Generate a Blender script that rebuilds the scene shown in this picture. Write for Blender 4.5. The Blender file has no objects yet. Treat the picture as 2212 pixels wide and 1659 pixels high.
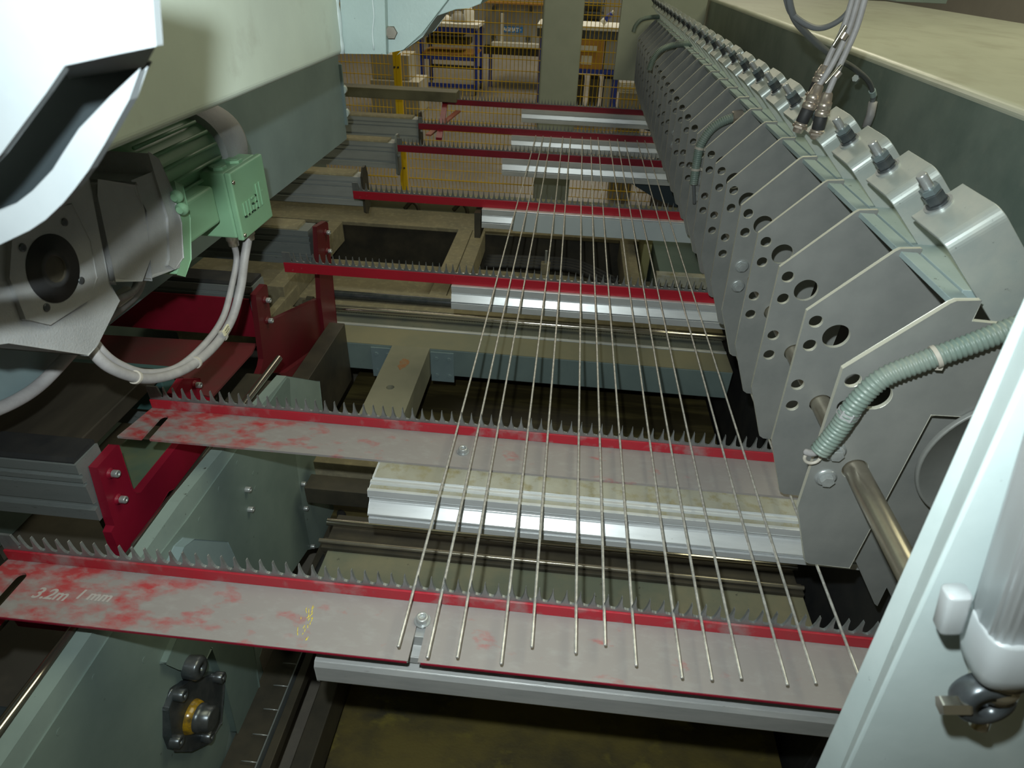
import bpy, math, random
from mathutils import Vector, Matrix
from mathutils.geometry import tessellate_polygon
random.seed(7)
S = bpy.context.scene
COL = S.collection

# ------------------------------------------------------------------ camera, world, lights, exposure
CAM = Vector((0.0, 0.0, 2.0))
_p, _y, _r = 0.602056978, -0.0711599699, 0.0415614317
FPX, CX, CY = 1365.65, 1106.0, 829.5
FWD = Vector((math.sin(_y) * math.cos(_p), math.cos(_y) * math.cos(_p), -math.sin(_p)))
_r0 = Vector((math.cos(_y), -math.sin(_y), 0)); _u0 = _r0.cross(FWD)
RGT = math.cos(_r) * _r0 + math.sin(_r) * _u0
UPV = -math.sin(_r) * _r0 + math.cos(_r) * _u0
cd = bpy.data.cameras.new('camera'); cam = bpy.data.objects.new('camera', cd); COL.objects.link(cam)
m3 = Matrix((RGT, UPV, -FWD)).transposed()
cam.matrix_world = Matrix.Translation(CAM) @ m3.to_4x4()
cd.sensor_width = 36.0; cd.sensor_fit = 'HORIZONTAL'; cd.lens = FPX / 2212.0 * 36.0
cd.clip_start = 0.02; cd.clip_end = 200
cd.dof.use_dof = True; cd.dof.focus_distance = 1.75; cd.dof.aperture_fstop = 9.0
S.camera = cam
S.view_settings.view_transform = 'Standard'; S.view_settings.look = 'None'
S.view_settings.gamma = 1.0; S.view_settings.exposure = 0.0
S.view_settings.use_curve_mapping = False

world = bpy.data.worlds.new('hall_air'); S.world = world; world.use_nodes = True
world.node_tree.nodes['Background'].inputs[0].default_value = (0.75, 0.8, 0.55, 1)
world.node_tree.nodes['Background'].inputs[1].default_value = 0.014

def lamp(name, kind, loc, energy, color, aim=None, **kw):
    d = bpy.data.lights.new(name, kind); d.energy = energy; d.color = color
    for k, v in kw.items(): setattr(d, k, v)
    o = bpy.data.objects.new(name, d); COL.objects.link(o); o.location = loc
    if aim is not None:
        o.rotation_euler = (Vector(aim) - Vector(loc)).to_track_quat('-Z', 'Y').to_euler()
    return o
FL = CAM - RGT * 0.045 + UPV * 0.115 - FWD * 0.01
lamp('camera_flash', 'SPOT', FL, 72.0, (0.90, 0.99, 0.97), aim=FL + FWD * 3 + UPV * 0.15, spot_size=math.radians(130), spot_blend=0.9, shadow_soft_size=0.012)
for i, (x, y, e) in enumerate([(-1.6, 3.2, 9), (2.5, 2.4, 125), (0.2, 8.5, 35), (-3.0, 12.5, 130), (2.5, 13.0, 150), (0, 18, 180)]):
    lamp('ceiling_light', 'AREA', (x, y, 5.6), e, (1.0, 0.97, 0.66) if y < 8 else (1.0, 0.93, 0.74), aim=(x, y, 0), shape='RECTANGLE', size=2.4, size_y=3.5)

# ------------------------------------------------------------------ helpers
def ray(x, y): return FWD + RGT * ((x - CX) / FPX) - UPV * ((y - CY) / FPX)
def P(x, y, ax, v):
    """surveyed point: where the sight line of photo point (x, y) meets the plane axis=v"""
    d = ray(x, y); return CAM + d * ((v - CAM[ax]) / d[ax])
def P2(x, y, ax, v):
    q = P(x, y, ax, v); return tuple(q[i] for i in range(3) if i != ax)

def smoothstep(t): return t
_mats = {}
def mat(name, c, rough=0.5, metal=0.0, c2=None, scale=6.0, lo=0.35, hi=0.65, detail=6.0, bump=0.0, bscale=60.0, stretch=(1, 1, 1), spec=0.5, c3=None, scale3=30.0, lo3=0.6, hi3=0.72, coat=0.0):
    if name in _mats: return _mats[name]
    m = bpy.data.materials.new(name); m.use_nodes = True; nt = m.node_tree; b = nt.nodes['Principled BSDF']
    b.inputs['Roughness'].default_value = rough; b.inputs['Metallic'].default_value = metal
    b.inputs['Specular IOR Level'].default_value = spec
    b.inputs['Coat Weight'].default_value = coat
    b.inputs['Base Color'].default_value = (*c, 1)
    tc = nt.nodes.new('ShaderNodeTexCoord'); mp = nt.nodes.new('ShaderNodeMapping'); mp.inputs['Scale'].default_value = stretch
    nt.links.new(tc.outputs['Object'], mp.inputs[0])
    out = None
    def layer(base, col, sc, lo, hi, det):
        n = nt.nodes.new('ShaderNodeTexNoise'); n.inputs['Scale'].default_value = sc; n.inputs['Detail'].default_value = det
        n.inputs['Roughness'].default_value = 0.62
        nt.links.new(mp.outputs[0], n.inputs['Vector'])
        r = nt.nodes.new('ShaderNodeMapRange'); r.inputs[1].default_value = lo; r.inputs[2].default_value = hi
        nt.links.new(n.outputs[0], r.inputs[0])
        x = nt.nodes.new('ShaderNodeMix'); x.data_type = 'RGBA'
        nt.links.new(r.outputs[0], x.inputs[0])
        if base is None: x.inputs[6].default_value = (*c, 1)
        else: nt.links.new(base, x.inputs[6])
        x.inputs[7].default_value = (*col, 1)
        return x.outputs[2]
    if c2: out = layer(None, c2, scale, lo, hi, detail)
    if c3: out = layer(out, c3, scale3, lo3, hi3, 8)
    if out: nt.links.new(out, b.inputs['Base Color'])
    if bump:
        n = nt.nodes.new('ShaderNodeTexNoise'); n.inputs['Scale'].default_value = bscale; n.inputs['Detail'].default_value = 4
        nt.links.new(mp.outputs[0], n.inputs['Vector'])
        bp = nt.nodes.new('ShaderNodeBump'); bp.inputs['Strength'].default_value = bump; bp.inputs['Distance'].default_value = 0.003
        nt.links.new(n.outputs[0], bp.inputs['Height']); nt.links.new(bp.outputs[0], b.inputs['Normal'])
    _mats[name] = m; return m

PAINT = mat('grey_green_paint', (0.42, 0.53, 0.52), 0.45, c2=(0.36, 0.46, 0.45), scale=5, c3=(0.10, 0.12, 0.12), scale3=55, lo3=0.70, hi3=0.73, bump=0.15, bscale=120)
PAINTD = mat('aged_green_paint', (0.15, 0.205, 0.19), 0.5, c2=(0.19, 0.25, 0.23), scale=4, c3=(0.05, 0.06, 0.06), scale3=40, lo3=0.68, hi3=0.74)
PAINTL = mat('light_enamel', (0.60, 0.70, 0.71), 0.35, c2=(0.52, 0.62, 0.63), scale=9, c3=(0.2, 0.24, 0.25), scale3=70, lo3=0.70, hi3=0.74)
PANEL = mat('blue_grey_panel', (0.24, 0.32, 0.34), 0.5, c2=(0.19, 0.26, 0.28), scale=3)
STEEL = mat('dusty_steel_plate', (0.205, 0.215, 0.21), 0.46, 0.15, c2=(0.29, 0.295, 0.285), scale=7, lo=0.3, hi=0.7, c3=(0.30, 0.29, 0.28), scale3=160, lo3=0.66, hi3=0.8)
EDGE = mat('cut_edge_painted_glint', (0.62, 0.62, 0.54), 0.42, 0.25)  # bare cut edge, brightened with the ceiling light glinting along the rims
ZINC = mat('galvanised_steel', (0.42, 0.47, 0.46), 0.35, 0.35, c2=(0.50, 0.53, 0.50), scale=22, c3=(0.16, 0.17, 0.17), scale3=60, lo3=0.68, hi3=0.74)
BLACKSTEEL = mat('black_oxide_steel', (0.07, 0.085, 0.095), 0.3, 0.6, c2=(0.12, 0.13, 0.14), scale=30)
BOLT = mat('zinc_bolt', (0.50, 0.53, 0.53), 0.33, 0.5, c2=(0.36, 0.38, 0.39), scale=40)
WIRE = mat('drawn_steel_wire', (0.78, 0.77, 0.74), 0.30, 0.55, c2=(0.48, 0.47, 0.45), scale=90)
ALU = mat('extruded_aluminium', (0.74, 0.77, 0.79), 0.33, 0.42, c2=(0.64, 0.67, 0.69), scale=8, stretch=(1, 6, 6), c3=(0.30, 0.30, 0.28), scale3=50, lo3=0.68, hi3=0.8)
PBLUE = mat('pale_blue_paint', (0.36, 0.45, 0.465), 0.45, c2=(0.30, 0.39, 0.40), scale=7, c3=(0.07, 0.09, 0.09), scale3=60, lo3=0.66, hi3=0.69)
ALUG = mat('oxidised_aluminium', (0.44, 0.45, 0.45), 0.4, 0.3, c2=(0.36, 0.375, 0.38), scale=9, stretch=(1, 5, 5), c3=(0.25, 0.25, 0.24), scale3=40, lo3=0.64, hi3=0.75)
ALUF = mat('matt_aluminium', (0.42, 0.45, 0.45), 0.45, 0.15, c2=(0.36, 0.385, 0.385), scale=6, stretch=(1, 5, 5))
ALUDUST = mat('dusty_aluminium', (0.30, 0.29, 0.23), 0.6, 0.1, c2=(0.38, 0.38, 0.33), scale=9, c3=(0.26, 0.23, 0.12), scale3=30, lo3=0.5, hi3=0.7)
ALUD = mat('dull_aluminium', (0.25, 0.275, 0.275), 0.45, 0.3, c2=(0.22, 0.25, 0.25), scale=6, stretch=(1, 5, 5), c3=(0.12, 0.13, 0.12), scale3=40, lo3=0.62, hi3=0.72)
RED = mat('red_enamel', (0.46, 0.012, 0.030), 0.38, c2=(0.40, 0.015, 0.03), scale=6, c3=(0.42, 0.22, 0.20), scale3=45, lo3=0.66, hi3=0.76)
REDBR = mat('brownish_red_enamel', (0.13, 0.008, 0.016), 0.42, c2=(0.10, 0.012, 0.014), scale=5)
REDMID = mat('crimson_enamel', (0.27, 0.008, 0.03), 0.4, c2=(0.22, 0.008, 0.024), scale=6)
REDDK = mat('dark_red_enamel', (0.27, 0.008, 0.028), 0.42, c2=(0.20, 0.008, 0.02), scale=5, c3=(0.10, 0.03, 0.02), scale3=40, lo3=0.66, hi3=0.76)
RED1 = mat('dust_streaked_red', (0.44, 0.012, 0.030), 0.45, c2=(0.36, 0.03, 0.04), scale=6, c3=(0.30, 0.22, 0.22), scale3=13, lo3=0.50, hi3=0.72)
def dustred():
    m = mat('dust_on_red_enamel', (0.265, 0.245, 0.24), 0.7, c2=(0.38, 0.045, 0.05), scale=9, lo=0.56, hi=0.70, stretch=(1, 2.0, 1), c3=(0.30, 0.29, 0.285), scale3=26, lo3=0.5, hi3=0.75)
    nt = m.node_tree; mr = [n for n in nt.nodes if n.type == 'MAP_RANGE'][0]; tc = [n for n in nt.nodes if n.type == 'TEX_COORD'][0]
    sx = nt.nodes.new('ShaderNodeSeparateXYZ'); nt.links.new(tc.outputs['Object'], sx.inputs[0])
    # handled and wiped more often at the left end, so more red shows there
    for k, (a, b) in enumerate(((0.40, 0.60), (0.60, 0.76))):
        w = nt.nodes.new('ShaderNodeMapRange'); w.inputs[1].default_value = 0.05; w.inputs[2].default_value = 0.75; w.inputs[3].default_value = a; w.inputs[4].default_value = b
        nt.links.new(sx.outputs[0], w.inputs[0]); nt.links.new(w.outputs[0], mr.inputs[1 + k])
    return m
DUSTRED = dustred()
TEETH = mat('dull_tooth_steel', (0.30, 0.32, 0.325), 0.38, 0.55, c2=(0.20, 0.21, 0.21), scale=18)
RUBBER = mat('black_rubber', (0.018, 0.02, 0.024), 0.6, c2=(0.035, 0.035, 0.035), scale=12)
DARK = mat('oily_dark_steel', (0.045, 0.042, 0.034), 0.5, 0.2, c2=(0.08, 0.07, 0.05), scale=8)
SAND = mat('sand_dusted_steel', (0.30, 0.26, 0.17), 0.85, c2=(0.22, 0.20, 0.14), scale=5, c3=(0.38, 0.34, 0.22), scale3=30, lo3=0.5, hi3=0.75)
SANDRUST = SAND
CASTL = mat('pale_cast_cap', (0.46, 0.50, 0.52), 0.35, 0.1, c2=(0.42, 0.45, 0.47), scale=8)
CREAM = mat('cream_paint', (0.50, 0.48, 0.40), 0.6)
GREEN = mat('motor_green_paint', (0.25, 0.46, 0.29), 0.4, c2=(0.23, 0.42, 0.26), scale=10)
CAST = mat('cast_aluminium', (0.42, 0.43, 0.44), 0.5, 0.15, c2=(0.34, 0.35, 0.36), scale=9, c3=(0.42, 0.40, 0.38), scale3=160, lo3=0.55, hi3=0.8, bump=0.3, bscale=300)
GREYCABLE = mat('grey_cable_sheath', (0.42, 0.41, 0.42), 0.5, c2=(0.32, 0.31, 0.32), scale=25)
DKCABLE = mat('dark_grey_cable', (0.14, 0.15, 0.16), 0.45)
HOSE = mat('green_grey_conduit', (0.17, 0.24, 0.215), 0.4, c2=(0.23, 0.27, 0.24), scale=14)
NICKEL = mat('nickel_plated_brass', (0.55, 0.48, 0.42), 0.3, 0.75)
TIE = mat('natural_nylon', (0.48, 0.45, 0.40), 0.5)
CHROME = mat('chromed_shaft', (0.55, 0.52, 0.45), 0.15, 0.95)
BRASSY = mat('ground_steel_bar', (0.42, 0.39, 0.31), 0.28, 0.75, c2=(0.30, 0.27, 0.22), scale=10)
YELLOW = mat('yellow_powder_coat', (0.92, 0.60, 0.015), 0.45)
BLUE = mat('blue_powder_coat', (0.02, 0.05, 0.35), 0.5)
WHITE = mat('white_laminate', (0.75, 0.74, 0.66), 0.6)
CARD = mat('brown_cardboard', (0.52, 0.27, 0.06), 0.8, c2=(0.46, 0.24, 0.06), scale=4)
COLUMN = mat('column_paint', (0.44, 0.47, 0.38), 0.5, c2=(0.39, 0.42, 0.34), scale=4, c3=(0.40, 0.44, 0.38), scale3=30, lo3=0.68, hi3=0.75)
MACHG = mat('machine_grey', (0.34, 0.34, 0.32), 0.6)
SIGN = mat('sign_blue', (0.02, 0.22, 0.65), 0.5)
INK = mat('lettering_white', (0.8, 0.82, 0.85), 0.6)
BLACKINK = mat('lettering_black', (0.03, 0.03, 0.03), 0.6)
GREASE = mat('yellow_grease', (0.42, 0.25, 0.01), 0.18, c2=(0.10, 0.07, 0.02), scale=40)
LABEL = mat('cream_label', (0.75, 0.70, 0.50), 0.6)

class MB:
    def __init__(s): s.v = []; s.f = []; s.sm = []
    def add(s, vs, fs, smooth=False):
        n = len(s.v); s.v += [Vector(v) for v in vs]
        for f in fs: s.f.append([i + n for i in f]); s.sm.append(smooth)
        return s
    def box(s, x0, x1, y0, y1, z0, z1):
        if x0 > x1: x0, x1 = x1, x0
        if y0 > y1: y0, y1 = y1, y0
        if z0 > z1: z0, z1 = z1, z0
        vs = [(x, y, z) for z in (z0, z1) for y in (y0, y1) for x in (x0, x1)]
        return s.add(vs, [(0, 2, 3, 1), (4, 5, 7, 6), (0, 1, 5, 4), (2, 6, 7, 3), (0, 4, 6, 2), (1, 3, 7, 5)])
    def prism(s, poly, ax, v0, v1, holes=()):
        loops = [list(poly)] + [list(h) for h in holes]
        def p3(a, b, v):
            q = [a, b]; q.insert(ax, v); return tuple(q)
        flat = [p for l in loops for p in l]; N = len(flat)
        tri = tessellate_polygon([[Vector((p[0], p[1], 0)) for p in l] for l in loops])
        vs = [p3(a, b, v0) for a, b in flat] + [p3(a, b, v1) for a, b in flat]
        fs = []
        for t in tri:
            a = flat[t[0]]; b = flat[t[1]]; c = flat[t[2]]
            if abs((b[0]-a[0])*(c[1]-a[1]) - (b[1]-a[1])*(c[0]-a[0])) < 1e-12: continue
            fs.append((t[0], t[1], t[2])); fs.append((t[2] + N, t[1] + N, t[0] + N))
        k = 0
        for l in loops:
            n = len(l)
            for i in range(n):
                j = (i + 1) % n; fs.append((k + i, k + j, k + j + N, k + i + N))
            k += n
        return s.add(vs, fs)
    def lathe(s, base, axis, prof, n=24, smooth=True, twist=0.0):
        """prof: list of (distance along axis, radius)"""
        a = Vector(axis).normalized(); t = Vector((0, 0, 1)) if abs(a.z) < 0.9 else Vector((1, 0, 0))
        e = a.cross(t).normalized(); g = a.cross(e)
        vs = []; fs = []
        for h, r in prof:
            for i in range(n):
                w = 2 * math.pi * i / n + twist
                vs.append(Vector(base) + a * h + (e * math.cos(w) + g * math.sin(w)) * r)
        m = len(prof)
        for k in range(m - 1):
            for i in range(n):
                j = (i + 1) % n; fs.append((k * n + i, k * n + j, (k + 1) * n + j, (k + 1) * n + i))
        s.add(vs, fs, smooth)
        s.add(vs[:n], [tuple(range(n))[::-1]]); s.add(vs[-n:], [tuple(range(n))])
        return s
    def cyl(s, p0, p1, r, n=20, r2=None, smooth=True):
        p0 = Vector(p0); p1 = Vector(p1); return s.lathe(p0, p1 - p0, [(0, r), ((p1 - p0).length, r if r2 is None else r2)], n, smooth)
    def hexa(s, p0, axis, h, af):
        r = af / 2 / math.cos(math.pi / 6)
        return s.lathe(p0, axis, [(0, r * 0.96), (h * 0.06, r), (h * 0.92, r), (h, r * 0.9)], 6, False)
    def tube(s, pts, r, n=12, smooth=True, rfun=None):
        pts = [Vector(p) for p in pts]; m = len(pts); vs = []; fs = []; e = None
        for k in range(m):
            t = (pts[min(k + 1, m - 1)] - pts[max(k - 1, 0)]).normalized()
            if e is None:
                h = Vector((0, 0, 1)) if abs(t.z) < 0.9 else Vector((0, 1, 0)); e = t.cross(h).normalized()
            e = (e - t * e.dot(t)).normalized(); g = t.cross(e)
            rr = r if rfun is None else rfun(k)
            for i in range(n):
                w = 2 * math.pi * i / n; vs.append(pts[k] + (e * math.cos(w) + g * math.sin(w)) * rr)
        for k in range(m - 1):
            for i in range(n):
                j = (i + 1) % n; fs.append((k * n + i, k * n + j, (k + 1) * n + j, (k + 1) * n + i))
        fs.append(tuple(range(n))[::-1]); fs.append(tuple(range((m - 1) * n, m * n)))
        return s.add(vs, fs, smooth)
    def extr(s, sec, ax, v0, v1): return s.prism(sec, ax, v0, v1)
    def build(s, name, m, parent=None, bevel=0.0, seg=2, **props):
        me = bpy.data.meshes.new(name); off = Vector(parent['_w']) if parent is not None else Vector((0, 0, 0))
        org = Vector((0, 0, 0))
        if parent is None:
            c = Vector((sum(v.x for v in s.v), sum(v.y for v in s.v), 0)) / max(1, len(s.v)); c.z = min(v.z for v in s.v); org = c; off = c
        me.from_pydata([tuple(v - off) for v in s.v], [], s.f)
        me.polygons.foreach_set('use_smooth', s.sm); me.update()
        me.materials.append(m)
        o = bpy.data.objects.new(name, me); COL.objects.link(o)
        if parent is not None: o.parent = parent; o['_w'] = parent['_w']
        else: o.location = org; o['_w'] = tuple(org)
        if bevel:
            b = o.modifiers.new('bevel', 'BEVEL'); b.width = bevel; b.segments = seg; b.limit_method = 'ANGLE'; b.angle_limit = math.radians(35); b.harden_normals = False
        for k, v in props.items(): o[k] = v
        return o

def thing(name, label, cat, loc=(0, 0, 0), group=None):
    o = bpy.data.objects.new(name, None); COL.objects.link(o); o.location = loc; o.empty_display_size = 0.05
    o['_w'] = tuple(loc); o['label'] = label; o['category'] = cat
    if group: o['group'] = group
    return o
def tag(o, label, cat, group=None):
    o['label'] = label; o['category'] = cat
    if group: o['group'] = group
    return o
def dup(root, loc, label=None):
    r = root.copy(); COL.objects.link(r); r.location = loc
    if label: r['label'] = label
    for ch in list(root.children):
        c = ch.copy(); COL.objects.link(c); c.parent = r
        for g in list(ch.children):
            d = g.copy(); COL.objects.link(d); d.parent = c
    return r
def circ(cx, cy, r, n=24, rev=True):
    p = [(cx + r * math.cos(2 * math.pi * i / n), cy + r * math.sin(2 * math.pi * i / n)) for i in range(n)]
    return p[::-1] if rev else p
def spline(pts, n=12):
    pts = [Vector(p) for p in pts]; q = [pts[0] * 2 - pts[1]] + pts + [pts[-1] * 2 - pts[-2]]; out = []
    for i in range(1, len(q) - 2):
        a, b, c, d = q[i - 1:i + 3]
        for k in range(n):
            t = k / n
            out.append(0.5 * ((2 * b) + (c - a) * t + (2 * a - 5 * b + 4 * c - d) * t * t + (3 * b - a - 3 * c + d) * t ** 3))
    out.append(pts[-1]); return out
def resample(pts, step):
    out = [pts[0]]; acc = 0
    for a, b in zip(pts, pts[1:]):
        L = (b - a).length; d = step - acc
        while d <= L:
            out.append(a.lerp(b, d / L)); d += step
        acc = (acc + L) % step if L > 0 else acc
    return out
def text_mb(txt, size, origin, ux, uy, depth=0.001, bold=0.0):
    cu = bpy.data.curves.new('lettering', 'FONT'); cu.body = txt; cu.size = size; cu.extrude = depth; cu.offset = bold
    o = bpy.data.objects.new('lettering', cu); COL.objects.link(o)
    dg = bpy.context.evaluated_depsgraph_get(); dg.update()
    me = bpy.data.meshes.new_from_object(o.evaluated_get(dg))
    mb = MB(); ux = Vector(ux).normalized(); uy = Vector(uy).normalized(); uz = ux.cross(uy)
    mb.add([Vector(origin) + ux * v.co.x + uy * v.co.y + uz * v.co.z for v in me.vertices], [tuple(p.vertices) for p in me.polygons])
    bpy.data.objects.remove(o); bpy.data.curves.remove(cu); bpy.data.meshes.remove(me)
    return mb
ORD = ['nearest', 'second', 'third', 'fourth', 'fifth', 'sixth', 'seventh', 'eighth', 'ninth', 'tenth', 'eleventh', 'twelfth', 'thirteenth', 'fourteenth', 'fifteenth', 'sixteenth', 'seventeenth', 'eighteenth', 'nineteenth', 'twentieth', 'twenty-first', 'twenty-second', 'twenty-third', 'twenty-fourth', 'twenty-fifth', 'twenty-sixth', 'twenty-seventh']

# ------------------------------------------------------------------ hall floor and walls
FLOORZ = -0.2
FLOORM = mat('worn_concrete_floor', (0.215, 0.195, 0.165), 0.38, c2=(0.18, 0.165, 0.14), scale=1.2, c3=(0.25, 0.225, 0.185), scale3=7, lo3=0.5, hi3=0.7)
OILM = mat('oily_floor_plate', (0.15, 0.12, 0.035), 0.45, c2=(0.05, 0.045, 0.03), scale=2.4, lo=0.42, hi=0.62, c3=(0.24, 0.20, 0.04), scale3=5, lo3=0.56, hi3=0.70, stretch=(1, 1.6, 1), bump=0.2, bscale=90)
MB().box(-9, 9, 5.2, 24, FLOORZ - 0.1, FLOORZ).build('floor', FLOORM, kind='structure')
MB().box(-9, 9, -3, 5.2, FLOORZ - 0.14, FLOORZ - 0.04).build('floor', FLOORM, kind='structure')
WALLM = mat('hall_wall', (0.36, 0.35, 0.30), 0.7, c2=(0.32, 0.31, 0.27), scale=1)
MB().box(-9, 9, 24, 24.2, FLOORZ, 7).build('wall_back', WALLM, kind='structure')
MB().box(-9.2, -9, -3, 24.2, FLOORZ, 7).build('wall_left', WALLM, kind='structure')
MB().box(9, 9.2, -3, 24.2, FLOORZ, 7).build('wall_right', WALLM, kind='structure')
MB().box(-9, 9, -3.2, -3, FLOORZ, 7).build('wall_front', WALLM, kind='structure')
o = MB().box(-0.60, 0.84, -0.3, 1.45, -0.2, -0.12).build('drip_plate', OILM, bevel=0.004)
tag(o, 'oily brown floor plate below the nearest toothed rail', 'floor plate')
STRIPM = mat('banded_oily_plate', (0.055, 0.045, 0.02), 0.42, c2=(0.17, 0.14, 0.05), scale=5.5, lo=0.46, hi=0.62, stretch=(0.15, 1.6, 1))
o = MB().box(-1.05, 0.84, 1.75, 2.9, 0.0, 0.05).build('drip_plate', STRIPM, bevel=0.004)
tag(o, 'dark streaked plate low down between the second and third toothed rails', 'floor plate')

# ------------------------------------------------------------------ toothed rails (seven)
PITCH = 0.02535
COMBY = [0.75, 1.26, 2.155, 3.03, 3.935, 4.53, 5.41]
XL, XR = -1.045, 0.76
def tooth_profile(x0, x1, z0, zv, zt, phase):
    top = [(x0, zt), (x0 + 0.028, zt)]
    x = x0 + 0.030; k = 0
    w = PITCH
    top.append((x + 0.004, zv + 0.006)); 
    while x + w < x1:
        # narrow flat valley, then a pointed tooth with hollow flanks
        h = zt - zv
        top += [(x + a * w, zv + b * h) for a, b in ((0.02, 0.02), (0.08, 0), (0.20, 0), (0.26, 0.03), (0.36, 0.20), (0.46, 0.50), (0.535, 0.97), (0.55, 1.0), (0.575, 1.0), (0.59, 0.97), (0.665, 0.50), (0.765, 0.20), (0.87, 0.05))]
        x += w
    top.append((x1, zv))
    pts = [(x0, z0)] + top + [(x1, z0)]
    return pts[::-1]
comb_words = ['nearest, writing scratched in its dust', 'second from the camera', 'third from the camera', 'fourth from the camera', 'fifth from the camera', 'sixth, just past the wire ends', 'farthest, near the fence']
def slot_outline(x0, x1, yf, yb, slots):
    """plate outline in XY with slots open towards the front edge"""
    pts = [(x0, yf)]
    for sx, w, yend in slots:
        pts += [(sx - w, yf), (sx - w, yend)] + [(sx + w * math.cos(a), yend + w * math.sin(a)) for a in [math.pi * (1 - k / 8) for k in range(1, 8)]] + [(sx + w, yend), (sx + w, yf)]
    pts += [(x1, yf), (x1, yb), (x0 + 0.02, yb)]
    return pts
for k, cy in enumerate(COMBY):
    t = thing('toothed_rail', 'red rail with a row of steel teeth, ' + comb_words[k], 'rail', (XL, cy, 0.96), 'red toothed rails carrying the wires')
    zt = 1.030
    MB().prism(tooth_profile(XL, XR, 0.975, 0.995, zt, 0), 1, cy, cy + 0.005).build('toothed_strip', TEETH, t, bevel=0.0007, seg=1)
    if k < 2:
        mb = MB(); mb.box(XL, XR, cy - 0.005, cy, 0.963, 0.990)
        mb.build('upright_flange', RED1, t, bevel=0.001)
        yf = cy - 0.127
        slots = [(-0.992, 0.011, yf + 0.085)]
        sx = -0.199 if k == 0 else None
        if sx is not None: slots.append((sx, 0.009, yf + 0.085))
        MB().prism(slot_outline(XL - 0.02, XR, yf, cy, slots), 2, 0.957, 0.963).build('ledge', DUSTRED, t, bevel=0.001)
        if k == 0: MB().box(-0.978, -0.21, yf - 0.0012, yf + 0.0002, 0.957, 0.9615).build('ledge_rim', REDMID, t, label='clean red front edge')
        if k == 0: MB().box(-0.185, XR, yf - 0.0012, yf + 0.0002, 0.957, 0.9620).build('ledge_rim', REDMID, t, label='clean red front edge')
        for bx in ([-0.199, 0.618] if k == 0 else [-0.2, 0.6]):
            by = 0.705 if k == 0 else 1.19
            mb = MB(); mb.lathe((bx, by, 0.963), (0, 0, 1), [(0, 0.0155), (0.0025, 0.0155)], 24)
            mb.lathe((bx, by, 0.9655), (0, 0, 1), [(0, 0.0115), (0.010, 0.0115), (0.0115, 0.0105), (0.0115, 0.0060), (0.006, 0.0055)], 20)
            mb.build('clamp_screw', BOLT, t, label='zinc cap screw with washer')
    else:
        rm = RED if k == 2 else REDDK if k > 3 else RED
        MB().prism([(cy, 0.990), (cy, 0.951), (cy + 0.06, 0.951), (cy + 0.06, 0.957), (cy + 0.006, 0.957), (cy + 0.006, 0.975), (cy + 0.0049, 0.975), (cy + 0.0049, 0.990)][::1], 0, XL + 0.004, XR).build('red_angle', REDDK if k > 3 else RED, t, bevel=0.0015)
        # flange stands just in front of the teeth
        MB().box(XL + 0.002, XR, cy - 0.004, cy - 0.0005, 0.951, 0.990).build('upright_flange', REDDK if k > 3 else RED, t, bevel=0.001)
# handwriting scratched into the dust, and a yellow crayon mark
for txt, px, py, sc in (('3.2m', (64, 1290), 0, 0.034), ('1 mm', (158, 1292), 0, 0.030)):
    q = P(px[0], px[1], 2, 0.963)
    mb = text_mb(txt, sc, (q.x, q.y, 0.9632), (1, 0.0, 0), (0.25, 1, 0), 0.0003, 0.0006)
    mb.build('scratched_note', mat('scratched_dust', (0.40, 0.37, 0.36), 0.8), [o for o in COL.objects if o.name == 'toothed_rail'][0])
q = P(664, 1345, 2, 0.963); mb = MB(); rr = random.Random(3)
for i in range(26):
    a = Vector((q.x + rr.gauss(0, 0.006), q.y + rr.gauss(0, 0.018), 0.9633)); d = Vector((rr.gauss(0, 0.3), 1, 0)).normalized() * rr.uniform(0.003, 0.010)
    mb.tube([a, a + d], 0.0006, 5)
mb.build('crayon_mark', mat('yellow_crayon', (0.75, 0.62, 0.05), 0.8), [o for o in COL.objects if o.name == 'toothed_rail'][0])

# ------------------------------------------------------------------ aluminium carrier beams under the rails
def carrier_section(yf, yb, zt, zb):
    h = zt - zb; d = 0.31 * h * 1.09 / yf - 0.001
    return [(yf, zt), (yf, zt - 0.30 * h), (yf + 0.004, zt - 0.31 * h), (yf + 0.004, zt - 0.34 * h), (yf - 0.001, zt - 0.35 * h), (yf - 0.001 - d, zt - 0.66 * h), (yf + 0.004, zt - 0.67 * h), (yf + 0.004, zt - 0.70 * h), (yf - 0.001 - d, zt - 0.71 * h), (yf - 0.001 - d, zb), (yb, zb), (yb, zt)]
carrier_y = [(0.655, 0.765, 0.955, 0.82), None, (2.135, 2.26, 0.951, 0.862), (2.995, 3.11, 0.951, 0.862), (3.925, 4.04, 0.951, 0.850), (4.50, 4.62, 0.951, 0.862), (5.38, 5.50, 0.951, 0.855)]
cw = ['under the nearest red rail', '', 'shining under the third red rail', 'under the fourth red rail, patched with a paler sheet', 'under the fifth red rail', 'under the sixth red rail', 'under the farthest red rail']
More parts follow.
